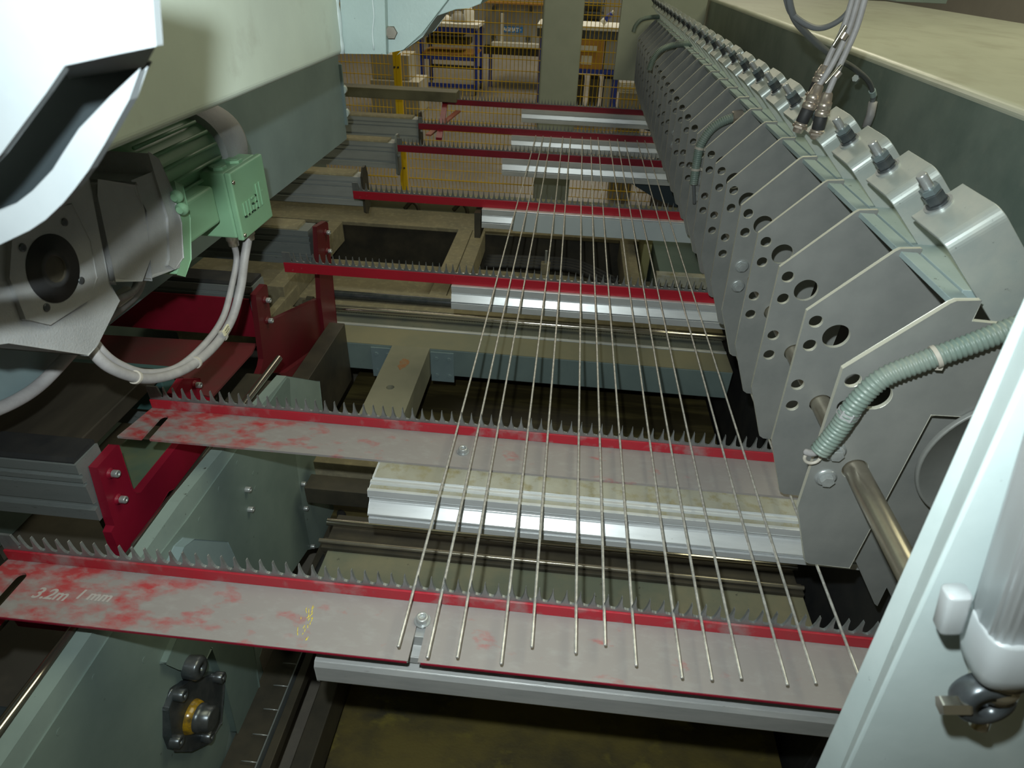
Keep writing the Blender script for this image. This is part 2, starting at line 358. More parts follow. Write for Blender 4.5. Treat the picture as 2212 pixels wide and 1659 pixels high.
for k, c in enumerate(carrier_y):
    if c is None: continue
    yf, yb, zt, zb = c
    t = thing('carrier_beam', 'grooved silver aluminium beam ' + cw[k], 'beam', (-0.40, yf, zb), 'aluminium beams carrying the toothed rails')
    if k == 0:
        sec = [(yf + 0.022, zt), (yf + 0.022, 0.928), (yf + 0.002, 0.922), (yf, 0.905), (yf + 0.020, 0.903), (yf + 0.020, 0.895), (yf - 0.008, 0.890), (yf - 0.014, 0.880), (yf - 0.014, 0.836), (yf - 0.006, zb), (yb, zb), (yb, zt)]
    else: sec = carrier_section(yf, yb, zt, zb)
    MB().prism(sec, 0, -0.395, 0.86).build('extrusion', ALU if k else ALUG, t, bevel=0.0012)
    if k == 3:
        MB().box(-0.24, 0.79, yf - 0.0145, yf - 0.011, zb - 0.004, zt - 0.004).build('cover_sheet', mat('pale_sheet', (0.62, 0.70, 0.74), 0.4, 0.2), t, label='paler sheet fixed over the front')
        MB().box(-0.43, -0.40, yf - 0.02, yb, zb - 0.05, zt - 0.012).build('end_plate', DARK, t, label='dark end plate')
# the second one is wide and stepped
t = thing('carrier_beam', 'wide stepped aluminium beam under the second red rail', 'beam', (-0.40, 1.04, 0.86), 'aluminium beams carrying the toothed rails')
MB().prism([(1.125, 0.956), (1.080, 0.956), (1.078, 0.951), (1.072, 0.951), (1.070, 0.958), (1.062, 0.958), (1.060, 0.950), (1.046, 0.949), (1.044, 0.955), (1.036, 0.955), (1.035, 0.935), (1.042, 0.932), (1.042, 0.918), (1.038, 0.916), (1.018, 0.896), (1.018, 0.890), (1.030, 0.888), (1.030, 0.882), (1.020, 0.880), (1.020, 0.862), (1.30, 0.862), (1.30, 0.956)], 0, -0.40, 0.86).build('extrusion', ALU, t, bevel=0.001)
MB().box(-0.395, 0.8, 1.0795, 1.20, 0.956, 0.9567).build('dust_film', ALUDUST, t, label='dusty upper face')
MB().box(-0.398, 0.8, 1.0465, 1.0590, 0.9495, 0.9515).build('dust_film', ALUDUST, t, label='dusty groove')

# ------------------------------------------------------------------ wires
idx = [0, 2, 4, 7, 9, 12, 14, 16, 19, 21, 23, 26, 28, 31]
ends_n = [(860, 1396.5), (921.6, 1420.6), (986, 1419.5), (1082, 1433.6), (1149.4, 1397.5), (1244.6, 1410), (1307.5, 1393), (1372.7, 1437.7), (1471.6, 1464), (1537, 1468), (1601.5, 1466), (1702, 1479), (1763, 1475.5), (1859, 1474)]
ends_f = [(1157.3, 293), (1173.5, 294), (1190.6, 295), (1216, 296), (1232.2, 296), (1257.3, 296), (1275.5, 297), (1291.7, 297), (1316.7, 301), (1333.9, 301), (1350, 303), (1375.8, 303), (1392.3, 304), None]
for i in range(14):
    a = P(*ends_n[i], 2, 1.0); b = P(*ends_f[i], 2, 1.0) if ends_f[i] else Vector((a.x - 0.005, 4.36, 1.0))
    n = 40; pts = []
    for k in range(n + 1):
        t = k / n; q = a.lerp(b, t); q.x += 0.0012 * math.sin(t * 9 + i); q.z += 0.0006 * math.sin(t * 14 + 2 * i); pts.append(q)
    mb = MB(); mb.tube([pts[0] - (pts[1] - pts[0]).normalized() * 0.0012] + pts, 0.0029, 12, rfun=lambda k: 0.0022 if k == 0 else 0.0029)
    w = 'leftmost' if i == 0 else 'rightmost, passing under the grey plates,' if i == 13 else ORD[i] + ' from the left'
    o = mb.build('steel_wire', WIRE)
    tag(o, 'thin steel wire lying across the toothed rails, ' + w + (' of fourteen' if i else ''), 'wire', 'long steel wires on the toothed rails')

# ------------------------------------------------------------------ right side: perforated clamp plates
SP = 0.195
def sc(x, z): return (x * 0.975, 2 + (z - 2) * 0.975)
Y1 = 0.880
outline = [sc(*p) for p in [(0.469, 1.461), (0.584, 1.588), (0.591, 1.593), (0.626, 1.596), (0.627, 1.562), (0.80, 1.555), (0.80, 1.39), (0.637, 1.385), (0.632, 0.997), (0.552, 0.999), (0.541, 1.006), (0.486, 1.148)]]
def plate_obj(with_bolts, parent):
    hs = [circ(*sc(0.492, 1.440), 0.0125), circ(*sc(0.496, 1.388), 0.0125), circ(*sc(0.538, 1.412), 0.0245, 32), circ(*sc(0.557, 1.2545), 0.0215, 32)]
    if not with_bolts: hs += [circ(*sc(0.499, 1.296), 0.0125), circ(*sc(0.503, 1.244), 0.0125)]
    mb = MB(); mb.prism(outline, 1, Y1, Y1 + 0.008, hs)
    o = mb.build('plate', STEEL, parent, bevel=0.0006, seg=1)
    o.data.materials.append(EDGE)
    for p in o.data.polygons:
        if abs(p.normal.y) < 0.5: p.material_index = 1
    o.modifiers['bevel'].material = 1
    return o
lab = 'grey perforated steel plate in the overlapping row, %s from the camera'
def make_plate(with_bolts):
    t = thing('clamp_plate', lab % 'nearest', 'plate', (0.5, Y1, 1.0), 'overlapping perforated steel plates')
    plate_obj(with_bolts, t)
    if with_bolts:
        for (x, z) in (sc(0.510, 1.291), sc(0.513, 1.230)):
            w = MB(); w.lathe((x, Y1, z), (0, -1, 0), [(0, 0.0185), (0.003, 0.0185), (0.0032, 0.010)], 28)
            w.lathe((x, Y1 - 0.003, z), (0, -1, 0), [(0, 0.0155), (0.002, 0.0150)], 28)
            wo = w.build('washer', BOLT, t, label='bright zinc washer')
            h = MB(); h.hexa((x, Y1 - 0.005, z), (0, -1, 0), 0.010, 0.021)
            h.build('hex_bolt', BLACKSTEEL if 0 else BOLT, wo)
    return t
pa = make_plate(True); pb = make_plate(False); pb.location.y += SP; pb['label'] = lab % 'second'
for k in range(2, 25):
    src = pa if k % 4 == 0 else pb
    l = lab % ORD[k]
    if k % 4 == 0: l += ', with a bolt pair'
    dup(src, (0.5, Y1 + SP * k, 1.0), l)
pa['label'] = 'nearest grey perforated steel plate, two hex bolts with washers on its face'
# long round bar through the plates
rx, rz = sc(0.5575, 1.2545)
o = MB().lathe((rx, 0.30, rz), (0, 1, 0), [(0, 0.0185), (0.003, 0.0195), (5.3, 0.0195), (5.303, 0.0185)], 32).build('cross_bar', BRASSY)
tag(o, 'long round steel bar passing through the row of perforated plates', 'bar')
# lower comb-like guard behind the nearest plate
gm = MB()
g = [P2(x, y, 1, 0.915) for x, y in [(1905, 1000), (1862, 1130), (1845, 1205), (1890, 1304), (1895, 1308), (1915, 1268), (1935, 1307), (1925, 1330), (1980, 1345), (2120, 1180), (2212, 1000), (2212, 840), (2000, 905)]]
gm.prism(g, 1, 0.915, 0.925)
o = gm.build('guard_sheet', STEEL, bevel=0.001); tag(o, 'grey steel sheet with a pointed lower edge behind the round bar', 'sheet')
t = thing('round_cover', 'large round grey cover disc mostly hidden by the light slab', 'cover', (0.76, 0.87, 1.2))
cx, cz = P2(2172, 1005, 1, 0.872)
mb = MB(); mb.lathe((cx, 0.8785, cz), (0, -1, 0), [(0, 0.136), (0.006, 0.136), (0.008, 0.1345), (0.008, 0.131), (0.0062, 0.130), (0.0062, 0.02)], 64)
mb.build('disc', STEEL, t)

# rails that hold the plates, running away from the camera
o = MB().box(0.578, 0.606, 0.893, 5.9, 1.589, 1.5985).build('plate_rail', PBLUE, bevel=0.001); tag(o, 'narrow blue grey rail along the upper corners of the perforated plates', 'rail')
o = MB().box(0.614, 0.70, 0.935, 5.9, 1.575, 1.597).build('bracket_rail', PBLUE, bevel=0.001); tag(o, 'pale blue rail with black scuffs beside the bent brackets', 'rail')

# ------------------------------------------------------------------ bent L brackets with stud and nuts
BU = Vector((0.7071, 0, 0.7071)); BN = Vector((-0.7071, 0, 0.7071)); BY = Vector((0, 1, 0))
W0 = Vector((0.575, 1.019, 1.698))
def bp(u, y, n): return W0 + BU * u + BY * y + BN * n
def make_bracket():
    t = thing('bent_bracket', 'x', 'bracket', tuple(W0), 'bent brackets with studs along the beam')
    th = 0.007; R = 0.022
    prof_o = [(0.016, 0.0), (-0.075, 0.0)]; prof_i = [(0.016, -th), (-0.075, -th)]
    for k in range(1, 9):
        a = math.pi / 2 * k / 8
        prof_o.append((-0.075 - R * math.sin(a), -R + R * math.cos(a))); prof_i.append((-0.075 - (R - th) * math.sin(a), -R + (R - th) * math.cos(a)))
    prof_o.append((-0.097, -0.20)); prof_i.append((-0.097 + th, -0.20))
    mb = MB(); loop = prof_o + prof_i[::-1]; n = len(loop)
    ua, ub = -0.036, 0.043
    vs = [bp(ua, y, h) for y, h in loop] + [bp(ub, y, h) for y, h in loop]
    m = len(prof_o)
    fs = [(i, (i + 1) % n, (i + 1) % n + n, i + n) for i in range(n)]
    for i in range(m - 1):
        fs.append((i, n - 1 - i, n - 2 - i, i + 1)); fs.append((i + 1 + n, n - 2 - i + n, n - 1 - i + n, i + n))
    mb.add(vs, fs); mb.build('angle', ZINC, t, bevel=0.0012)
    w = MB(); w.lathe(bp(0, 0, 0), BN, [(0, 0.0205), (0.0035, 0.0205)], 28); wo = w.build('washer', BOLT, t, label='wide washer with a rusty rim')
    MB().lathe(bp(0, 0, 0.0035), BN, [(0, 0.0165), (0.004, 0.0160)], 24).build('spring_washer', BLACKSTEEL, t)
    MB().hexa(bp(0, 0, 0.0075), BN, 0.018, 0.026).build('hex_nut', BLACKSTEEL, t)
    MB().hexa(bp(0, 0, 0.0262), BN, 0.010, 0.025).build('lock_nut', mat('blued_nut', (0.20, 0.25, 0.27), 0.3, 0.5), t, label='paler lock nut')
    s = MB(); pr = []
    for k in range(14): pr += [(0.036 + k * 0.0018, 0.0078), (0.0369 + k * 0.0018, 0.0070)]
    s.lathe(bp(0, 0, 0), BN, [(0.030, 0.0075)] + pr + [(0.0615, 0.0065)], 16); s.build('threaded_stud', BOLT, t)
    return t
b0 = make_bracket(); bl = 'bent steel bracket with an upright stud and nuts, %s from the camera'
b0['label'] = bl % 'nearest'
for k in range(1, 25): dup(b0, W0 + Vector((0, SP * k * 1.013, 0)), bl % ORD[k])

# ------------------------------------------------------------------ big right beam
RB = mat('dark_green_beam', (0.19, 0.25, 0.225), 0.42, c2=(0.29, 0.35, 0.315), scale=2.5, lo=0.4, hi=0.6, c3=(0.3, 0.34, 0.30), scale3=12, lo3=0.55, hi3=0.8)
RBT = mat('beam_top_lit_tone', (0.72, 0.75, 0.64), 0.30, c2=(0.62, 0.65, 0.55), scale=2.2, stretch=(1, 0.5, 1), c3=(0.52, 0.52, 0.43), scale3=7, lo3=0.5, hi3=0.8, bump=0.12, bscale=40)  # yellowish lamp light on the beam top is put into this pale colour
xb = 1.02; zb = 2 - xb / 3.95
t = thing('portal_beam', 'massive green painted box beam along the right, top painted pale as lit', 'beam', (xb, 0.4, 0.6))
R = 0.022; sec = [(xb, 0.96)] + [(xb + R - R * math.cos(a), zb - R + R * math.sin(a)) for a in [math.pi / 2 * k / 8 for k in range(9)]] + [(2.6, zb), (2.6, 0.96)]
MB().prism([(x, z) for x, z in sec], 1, 0.62, 6.6).build('web', RB, t)
top = [(xb + R - (R + 0.001) * math.cos(a), zb - R + (R + 0.001) * math.sin(a)) for a in [math.pi / 2 * k / 8 for k in range(9)]] + [(2.6, zb + 0.001), (2.6, zb - 0.002), (xb + R, zb - 0.004), (xb + 0.006, zb - R)]
MB().prism(top, 1, 0.62, 6.6).build('upper_face', RBT, t, label='top surface with lamp light painted in')
q = P(1960, 5, 2, zb)
o = MB().box(q.x - 0.1, q.x + 0.32, q.y, q.y + 0.25, zb + 0.001, zb + 0.035).build('base_block', PAINT, bevel=0.003); tag(o, 'small pale green block standing on top of the right beam', 'block')

# machine body under the beam that the carrier beams run into
o = MB().box(0.86, 2.4, 1.0, 6.4, FLOORZ, 0.955).build('machine_base', RUBBER, bevel=0.004); tag(o, 'dark machine base under the right beam', 'machine base')

# ------------------------------------------------------------------ corrugated conduits
def conduit(name, label, pts, r, group='corrugated cable conduits'):
    c = resample(spline(pts, 40), r * 0.105)
    t = thing(name, label, 'conduit', tuple(c[-1]), group)
    MB().tube(c, r, 16, rfun=lambda k: r * (1.0, 0.98, 0.88, 0.88)[k % 4] ).build('corrugated_tube', HOSE, t)
    return t, c
def nut_on(t, c, f, r, m=NICKEL, name='fitting', L=0.02):
    i = int(len(c) * f); d = (c[min(i + 2, len(c) - 1)] - c[i - 2]).normalized()
    MB().hexa(c[i] - d * L / 2, d, L, r * 2.35).build(name, m, t)
def clip_on(t, c, f, r, w=0.007):
    i = int(len(c) * f); d = (c[min(i + 2, len(c) - 1)] - c[i - 2]).normalized()
    mb = MB(); mb.lathe(c[i] - d * w / 2, d, [(0, r * 1.08), (w, r * 1.08)], 20)
    s = d.cross(Vector((0, 1, 0))).normalized(); q = c[i] + s * r * 1.1
    mb.box(q.x - 0.005, q.x + 0.005, q.y - 0.005, q.y + 0.005, q.z - 0.005, q.z + 0.005)
    mb.build('cable_tie', TIE, t)
HY = 0.852
pts = [P(2330, 665, 1, HY), P(2212, 700, 1, HY), P(2100, 742, 1, HY), P(1990, 782, 1, HY), P(1905, 818, 1, HY), P(1848, 872, 1, HY), P(1812, 925, 1, HY), P(1771, 975, 1, HY)]
t, c = conduit('conduit_hose', 'thick grey green corrugated conduit curving down over the nearest plate', pts, 0.0165)
nut_on(t, c, 0.80, 0.0125, CAST, 'square_clip', 0.016)
clip_on(t, c, 0.435, 0.0165, 0.006)
MB().tube(spline([c[-3], c[-1] + Vector((-0.006, 0.008, -0.012)), c[-1] + Vector((-0.012, 0.02, -0.02))], 6), 0.006, 10).build('cable_core', GREYCABLE, t)
q = P(1755, 988, 1, 0.87); MB().tube([q + Vector((0.013 * math.cos(a), 0, 0.013 * math.sin(a))) for a in [2 * math.pi * k / 20 for k in range(21)]], 0.003, 8).build('grommet', TIE, t)
HY = 2.405
t, c = conduit('conduit_hose', 'green corrugated conduit with a brass clamp bending over the middle plates', [P(1700, 246, 1, HY), P(1672, 246, 1, HY), P(1620, 249, 1, HY), P(1578, 256, 1, HY), P(1540, 276, 1, HY), P(1514, 312, 1, HY), P(1506, 345, 1, HY), P(1498, 398, 1, HY)], 0.0165)
nut_on(t, c, 0.36, 0.017, NICKEL, 'hose_clamp', 0.034)
clip_on(t, c, 0.72, 0.0165, 0.008); clip_on(t, c, 0.88, 0.0165, 0.008)
MB().tube(spline([c[-2], P(1499, 415, 1, 2.41), P(1500, 440, 1, 2.42)], 8), 0.006, 8).build('cable_core', DKCABLE, t)
HY = 3.97
t, c = conduit('conduit_hose', 'dark corrugated conduit arching over the plates further back', [P(1495, 93, 1, HY), P(1478, 95, 1, HY), P(1450, 99, 1, HY), P(1425, 110, 1, HY), P(1410, 130, 1, HY), P(1402, 152, 1, HY)], 0.0165)
HY = 5.53
t, c = conduit('conduit_hose', 'small dark conduit arching over the farthest plates', [P(1425, 36, 1, HY), P(1403, 38, 1, HY), P(1385, 43, 1, HY), P(1373, 56, 1, HY), P(1368, 70, 1, HY)], 0.0165)

# ------------------------------------------------------------------ sensor plugs hanging above the brackets
def plug(label, a, b, cable):
    a = Vector(a); b = Vector(b); d = (b - a).normalized(); L = (b - a).length
    t = thing('sensor_plug', label, 'plug', tuple(b), 'round cable plugs hanging over the brackets')
    MB().lathe(a, d, [(-0.004, 0.009), (0, 0.0115), (L * 0.16, 0.013), (L * 0.17, 0.015), (L * 0.30, 0.015), (L * 0.31, 0.0135), (L * 0.34, 0.0135), (L * 0.35, 0.0155), (L * 0.46, 0.0155), (L * 0.48, 0.0135)], 28).build('knurled_sleeve', NICKEL, t)
    MB().lathe(a, d, [(L * 0.48, 0.0128), (L * 0.50, 0.0138), (L * 0.76, 0.0138), (L * 0.78, 0.0125)], 28).build('grip_body', RUBBER, t, label='black middle section')
    mb = MB(); mb.lathe(a, d, [(L * 0.78, 0.0125), (L * 0.80, 0.0150), (L * 0.84, 0.0150), (L * 0.85, 0.012), (L * 0.97, 0.012), (L, 0.010)], 20); mb.hexa(a + d * L * 0.85, d, 0.005, 0.030)
    mb.build('threaded_end', NICKEL, t)
    MB().tube(spline(cable + [a + d * 0.002], 12), 0.0065, 12).build('cable', GREYCABLE, t)
    return t
YC = 1.58
plug('left nickel sensor plug with black sleeve, hanging on a grey cable', P(1768, 186, 1, YC), P(1722, 286, 1, YC), [P(1905, -160, 1, YC), P(1862, -30, 1, YC), P(1835, 60, 1, YC), P(1800, 135, 1, YC)])
plug('right nickel sensor plug with black sleeve, lower than its neighbour', P(1787, 204, 1, YC - 0.03), P(1761, 300, 1, YC - 0.03), [P(1915, -160, 1, YC - 0.03), P(1876, -30, 1, YC - 0.03), P(1850, 60, 1, YC - 0.03), P(1815, 140, 1, YC - 0.03)])
plug('upper nickel sensor plug behind the pair of hanging plugs', P(1782, 145, 1, YC + 0.04), P(1752, 215, 1, YC + 0.04), [P(1890, -160, 1, YC + 0.04), P(1850, -30, 1, YC + 0.04), P(1822, 60, 1, YC + 0.04), P(1795, 115, 1, YC + 0.04)])
# toggles of the plugs
for a, b, l in (((1827, 55), (1800, 98), 'small bright metal lever pin beside the grey cables, upper one'), ((1818, 140), (1783, 180), 'small bright metal lever pin over the sensor plugs, lower one')):
    a = P(*a, 1, YC - 0.035); b = P(*b, 1, YC - 0.035); t = thing('lever_pin', l, 'pin', tuple(b))
    MB().cyl(a, b, 0.0035, 12).build('pin', CHROME, t); d = (b - a).normalized()
    MB().lathe(a.lerp(b, 0.35) + Vector((0.008, 0, 0)), d, [(0, 0.008), (0.012, 0.008)], 14).build('pivot', NICKEL, t)
o = MB().tube(spline([P(1690, -60, 1, 1.7), P(1700, 5, 1, 1.7), P(1716, 35, 1, 1.7), P(1760, 60, 1, 1.7), P(1800, 52, 1, 1.7), P(1835, 20, 1, 1.7), P(1850, -40, 1, 1.7)], 12), 0.0062, 12).build('looped_cable', DKCABLE); tag(o, 'dark cable hanging in a U shaped loop above the right beam', 'cable')
t = thing('looped_cable', 'dark cable arching to a sleeve at the face of the right beam', 'cable', (1, 2.2, 1.6))
cpts = spline([P(1696, -60, 1, 1.68), P(1712, 30, 1, 1.70), P(1745, 75, 1, 1.76), P(1795, 118, 1, 1.86), P(1845, 148, 1, 2.05), P(1875, 175, 1, 2.2), P(1886, 205, 1, 2.27), P(1884, 225, 1, 2.28)], 12)
MB().tube(cpts, 0.0075, 12).build('cable_run', DKCABLE, t)
MB().tube([P(1886, 220, 1, 2.28), P(1880, 250, 1, 2.28), P(1870, 275, 1, 2.28)], 0.013, 12).build('sleeve', GREYCABLE, t, label='grey sleeve at the cable end')
i = int(len(cpts) * 0.8); d = (cpts[i + 1] - cpts[i]).normalized(); MB().lathe(cpts[i], d, [(0, 0.010), (0.03, 0.010)], 16).build('clamp', PAINT, t)
q = P(1850, 170, 1, 2.12); MB().hexa(q, (-0.6, -0.8, 0.2), 0.012, 0.018).build('clamp_screw', BOLT, t)

# ------------------------------------------------------------------ near right slab with pneumatic cylinder
t = thing('frame_slab', 'pale enamelled steel slab slanting up the right foreground', 'slab', (0.36, 0.38, 1.0))
mb = MB()
near = [P(2290, 500, 1, 0.36), P(2212, 830, 1, 0.36), P(2146, 1000, 1, 0.36), P(2024, 1245, 1, 0.36), P(1832, 1659, 1, 0.36), P(1740, 1850, 1, 0.36)]
far = [P(2270, 540, 1, 0.405), P(2212, 690, 1, 0.405), P(2074, 1000, 1, 0.405), P(1972, 1245, 1, 0.405), P(1774, 1655, 1, 0.405), P(1680, 1850, 1, 0.405)]
zs = [2.02, 1.0]
xn = lambda z: 0.298 + (1.79 - z) * 0.1085 ; xf = lambda z: 0.306 + (1.81 - z) * 0.086
mb = MB(); vs = []
for z in zs: vs += [(xf(z), 0.405, z), (xn(z), 0.362, z), (0.62, 0.362, z), (0.62, 0.405, z)]
fs = []
for k in range(len(zs) - 1):
    for i in range(4): a = 4 * k + i; b = 4 * k + (i + 1) % 4; fs.append((a, b, b + 4, a + 4))
fs += [(0, 3, 2, 1), tuple(4 * (len(zs) - 1) + i for i in range(4))]
mb.add(vs, fs); mb.build('slab_body', PAINTL, t, bevel=0.003)
t = thing('air_cylinder', 'silver pneumatic cylinder fixed to the slab in the right foreground', 'cylinder', (0.42, 0.32, 1.5))
ax = (P(2190, 1470, 1, 0.33) - P(2330, 1120, 1, 0.33)); axn = ax.normalized()
c0 = P(2190, 1360, 1, 0.33)
sd = axn.cross(Vector((0, 1, 0))).normalized()
def cyl_prof(w, d, n=28, ribs=0.0):
    out = []
    for i in range(n):
        a = 2 * math.pi * i / n; k = 0.5
        x = math.copysign(abs(math.cos(a)) ** k, math.cos(a)) * w; y = math.copysign(abs(math.sin(a)) ** k, math.sin(a)) * d
        if ribs: x *= 1 - ribs * (i % 2); y *= 1 - ribs * (i % 2)
        out.append((x, y))
    return out
def sweep(mb, base, dirn, secs, prof):
    vs = []; n = None
    for h, s in secs:
        pr = prof; n = len(pr)
        for x, y in pr: vs.append(base + dirn * h + sd * x * s + Vector((0, 1, 0)) * y * s)
    fs = []
    for k in range(len(secs) - 1):
        for i in range(n): j = (i + 1) % n; fs.append((k * n + i, k * n + j, (k + 1) * n + j, (k + 1) * n + i))
    fs.append(tuple(range(n))[::-1]); fs.append(tuple(range((len(secs) - 1) * n, len(secs) * n))); mb.add(vs, fs, True)
mb = MB(); sweep(mb, c0, -axn, [(0, 1), (0.30, 1)], cyl_prof(0.026, 0.022, 40, 0.05)); mb.build('barrel', mat('anodised_barrel', (0.52, 0.55, 0.57), 0.35, 0.5), t, bevel=0.001)
mb = MB(); sweep(mb, c0, axn, [(-0.012, 0.95), (-0.010, 1), (0.030, 1), (0.044, 0.92), (0.048, 0.8)], cyl_prof(0.027, 0.025, 32)); mb.build('end_cap', CASTL, t)
mb = MB(); mb.lathe(c0 + axn * 0.046, axn, [(0, 0.022), (0.006, 0.022), (0.007, 0.016), (0.02, 0.015), (0.022, 0.018), (0.032, 0.018), (0.034, 0.008), (0.09, 0.008)], 28); mb.build('piston_rod', CHROME, t)
cc = c0 + axn * 0.085 + Vector((-0.012, -0.01, 0))
mb = MB(); mb.lathe(cc + Vector((0, 0.012, 0)), (0.1, -1, 0.1), [(0, 0.022), (0.004, 0.024), (0.016, 0.024), (0.02, 0.02), (0.02, 0.010), (0.012, 0.010)], 28); mb.build('rod_eye', BLACKSTEEL, t)
mb = MB(); mb.hexa(cc + Vector((-0.035, -0.005, -0.004)), (1, 0, 0.2), 0.022, 0.014); mb.build('grease_nipple', CHROME, t)
q = P(2053, 1330, 1, 0.335)
mb = MB(); sweep(mb, q, axn, [(-0.03, 0.9), (-0.028, 1), (0.012, 1), (0.016, 0.8)], cyl_prof(0.009, 0.008, 24)); mb.build('port_block', CASTL, t)

# ------------------------------------------------------------------ upper left: near bracket, box beam, hanging plate
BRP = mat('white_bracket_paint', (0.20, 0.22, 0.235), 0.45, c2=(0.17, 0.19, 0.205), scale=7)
t = thing('near_bracket', 'blurred white sheet metal bracket in the top left corner', 'bracket', (-0.3, 0.4, 1.8))
mb = MB(); mb.prism([P2(x, y, 1, 0.385) for x, y in [(-400, -300), (322, -300), (330, 0), (337, 100), (250, 118), (140, 142), (100, 200), (0, 335), (-400, 760)]], 1, 0.385, 0.392)
mb.build('upper_cheek', BRP, t, bevel=0.003)
q4 = [P(130, 141, 1, 0.386), P(338, 98, 1, 0.386), P(312, 146, 1, 0.47), P(150, 170, 1, 0.47)]
mb = MB(); mb.add(q4 + [v + Vector((0, 0.004, 0.006)) for v in q4], [(0, 1, 2, 3), (7, 6, 5, 4), (0, 4, 5, 1), (1, 5, 6, 2), (2, 6, 7, 3), (3, 7, 4, 0)]); mb.build('turned_edge', BRP, t)
mb = MB(); mb.prism([P2(x, y, 1, 0.40) for x, y in [(312, 150), (292, 212), (240, 305), (205, 362), (175, 402), (150, 432), (112, 468), (75, 490), (0, 526), (-400, 700), (-400, 600), (0, 455), (50, 432), (85, 405), (128, 360), (150, 325), (185, 272), (250, 205)]], 1, 0.394, 0.402)
mb.build('folded_lip', BRP, t, bevel=0.002)
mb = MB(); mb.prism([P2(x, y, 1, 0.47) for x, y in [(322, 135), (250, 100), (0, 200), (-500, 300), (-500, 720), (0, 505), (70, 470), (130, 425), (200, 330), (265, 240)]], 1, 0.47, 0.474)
mb.build('void_shade_sheet', mat('painted_void_shade', (0.012, 0.018, 0.022), 0.6), t, label='dark sheet standing for the shade in the opening')  # added near-black sheet, its colour stands for shade inside the bracket

XB = -0.55; zbm = 2 - 0.55 / 2.49; YE = 1.63
t = thing('box_beam', 'large pale green box beam across the upper left', 'beam', (XB, 1.0, zbm))
R = 0.014
sec = [(XB, 2.7), (XB - 1.3, 2.7), (XB - 1.3, zbm)] + [(XB - R + R * math.sin(a), zbm + R - R * math.cos(a)) for a in [math.pi / 2 * k / 6 for k in range(7)]]  # unseen left part of the beam widened to keep light off the motor
MB().prism(sec, 1, 0.22, YE).build('beam_body', mat('beam_paint', (0.60, 0.68, 0.60), 0.42, c2=(0.52, 0.59, 0.53), scale=3, c3=(0.44, 0.48, 0.42), scale3=9, lo3=0.58, hi3=0.8), t)
mb = MB(); mb.tube([(XB - 0.002, YE + 0.0, z) for z in [zbm + 0.004 + 0.02 * k + 0.002 * math.sin(k * 5) for k in range(22)]], 0.008, 8, rfun=lambda k: 0.0075 + 0.0015 * math.sin(k * 2.3)); mb.build('weld_seam', PAINTL, t)
# end flange with triangular gusset
t = thing('end_flange', 'pale welded end flange with a bolt and a slanting gusset', 'flange', (-0.45, YE, 1.8))
YF = YE + 0.004
mb = MB(); mb.prism([P2(x, y, 1, YF) for x, y in [(733, -90), (735, 0), (742, 114), (835, 117), (832, 0), (830, -90)]], 1, YF, YF + 0.02); mb.build('flange_plate', PAINT, t, bevel=0.002)
mb = MB(); mb.prism([P2(x, y, 1, YF + 0.021) for x, y in [(832, -90), (836, 115), (870, 106), (912, 72), (975, -10), (1040, -90)]], 1, YF + 0.021, YF + 0.034); mb.build('gusset', PAINT, t, bevel=0.002)
mb = MB(); mb.prism([P2(x, y, 1, YF + 0.05) for x, y in [(870, 108), (912, 78), (945, 34), (985, 20), (1012, 16), (1038, 8), (1065, -40), (1090, -90), (1030, -90), (975, -10)]], 1, YF + 0.05, YF + 0.20); mb.build('back_strut', PAINT, t, bevel=0.002)
q = P(808, 60, 1, YF); mb = MB(); mb.tube([P(806 + 1.5 * math.sin(k), -60 + 12 * k, 1, YF - 0.001) for k in range(15)], 0.0022, 6); mb.build('weld_seam', PAINTL, t)
q = P(846, 70, 1, YF + 0.021); mb = MB(); mb.hexa(q, (0.15, -1, 0.05), 0.014, 0.026); mb.build('hex_bolt', CHROME, t, label='bright hex bolt head')

XP = -1.055
t = thing('hanging_plate', 'long blue grey plate hanging under the box beam at left', 'plate', (XP, 1.5, 1.25))
zbp = 2 + XP / 1.37
ye = abs(XP) / 0.345
MB().prism([(0.20, zbp), (ye, zbp), (ye, 1.62), (0.20, 1.62)], 0, XP - 0.012, XP).build('web_plate', PANEL, t, bevel=0.001)
for yy, zz in ((195, 0), (245, 0)):
    q = P(757, yy, 1, ye); mb = MB(); mb.lathe((XP + 0.002, ye, q.z), (0, 1, 0), [(0, 0.02), (0.02, 0.02), (0.026, 0.012)], 16); mb.build('end_stud', PAINTL, t)
mb = MB(); mb.box(XP - 0.002, XP + 0.012, ye - 0.004, ye + 0.010, P(750, 270, 1, ye).z, 1.55); mb.build('end_strip', PANEL, t, bevel=0.001)

# ------------------------------------------------------------------ gear motor under the box beam
t = thing('gear_motor', 'gear motor with green terminal box under the box beam', 'motor', (-0.85, 1.1, 1.45))
XG = -0.74; XGB = -0.755
hs = []
bore = P(112, 580, 0, XG)
poly = [P2(x, y, 0, XG) for x, y in [(-60, 640), (0, 745), (22, 742), (195, 768), (215, 745), (262, 650), (240, 612), (212, 470), (196, 385), (150, 400), (0, 470), (-60, 500)]]
MB().prism(poly, 0, XG - 0.16, XG - 0.004, ).build('gearbox', CAST, t, bevel=0.004, seg=3)
face = [P2(x, y, 0, XG) for x, y in [(20, 515), (60, 470), (150, 440), (190, 520), (205, 600), (190, 645), (105, 700), (50, 690), (18, 600)]]
MB().prism(face, 0, XG - 0.004, XG + 0.003).build('bearing_face', CAST, t, bevel=0.004, seg=3)
mb = MB(); mb.lathe((XG + 0.003, bore.y, bore.z), (1, 0, 0), [(0, 0.050), (0.001, 0.050), (0.001, 0.028), (0.004, 0.028), (0.004, 0.020), (0.0005, 0.019)], 48); mb.build('shaft_seal', RUBBER, t)
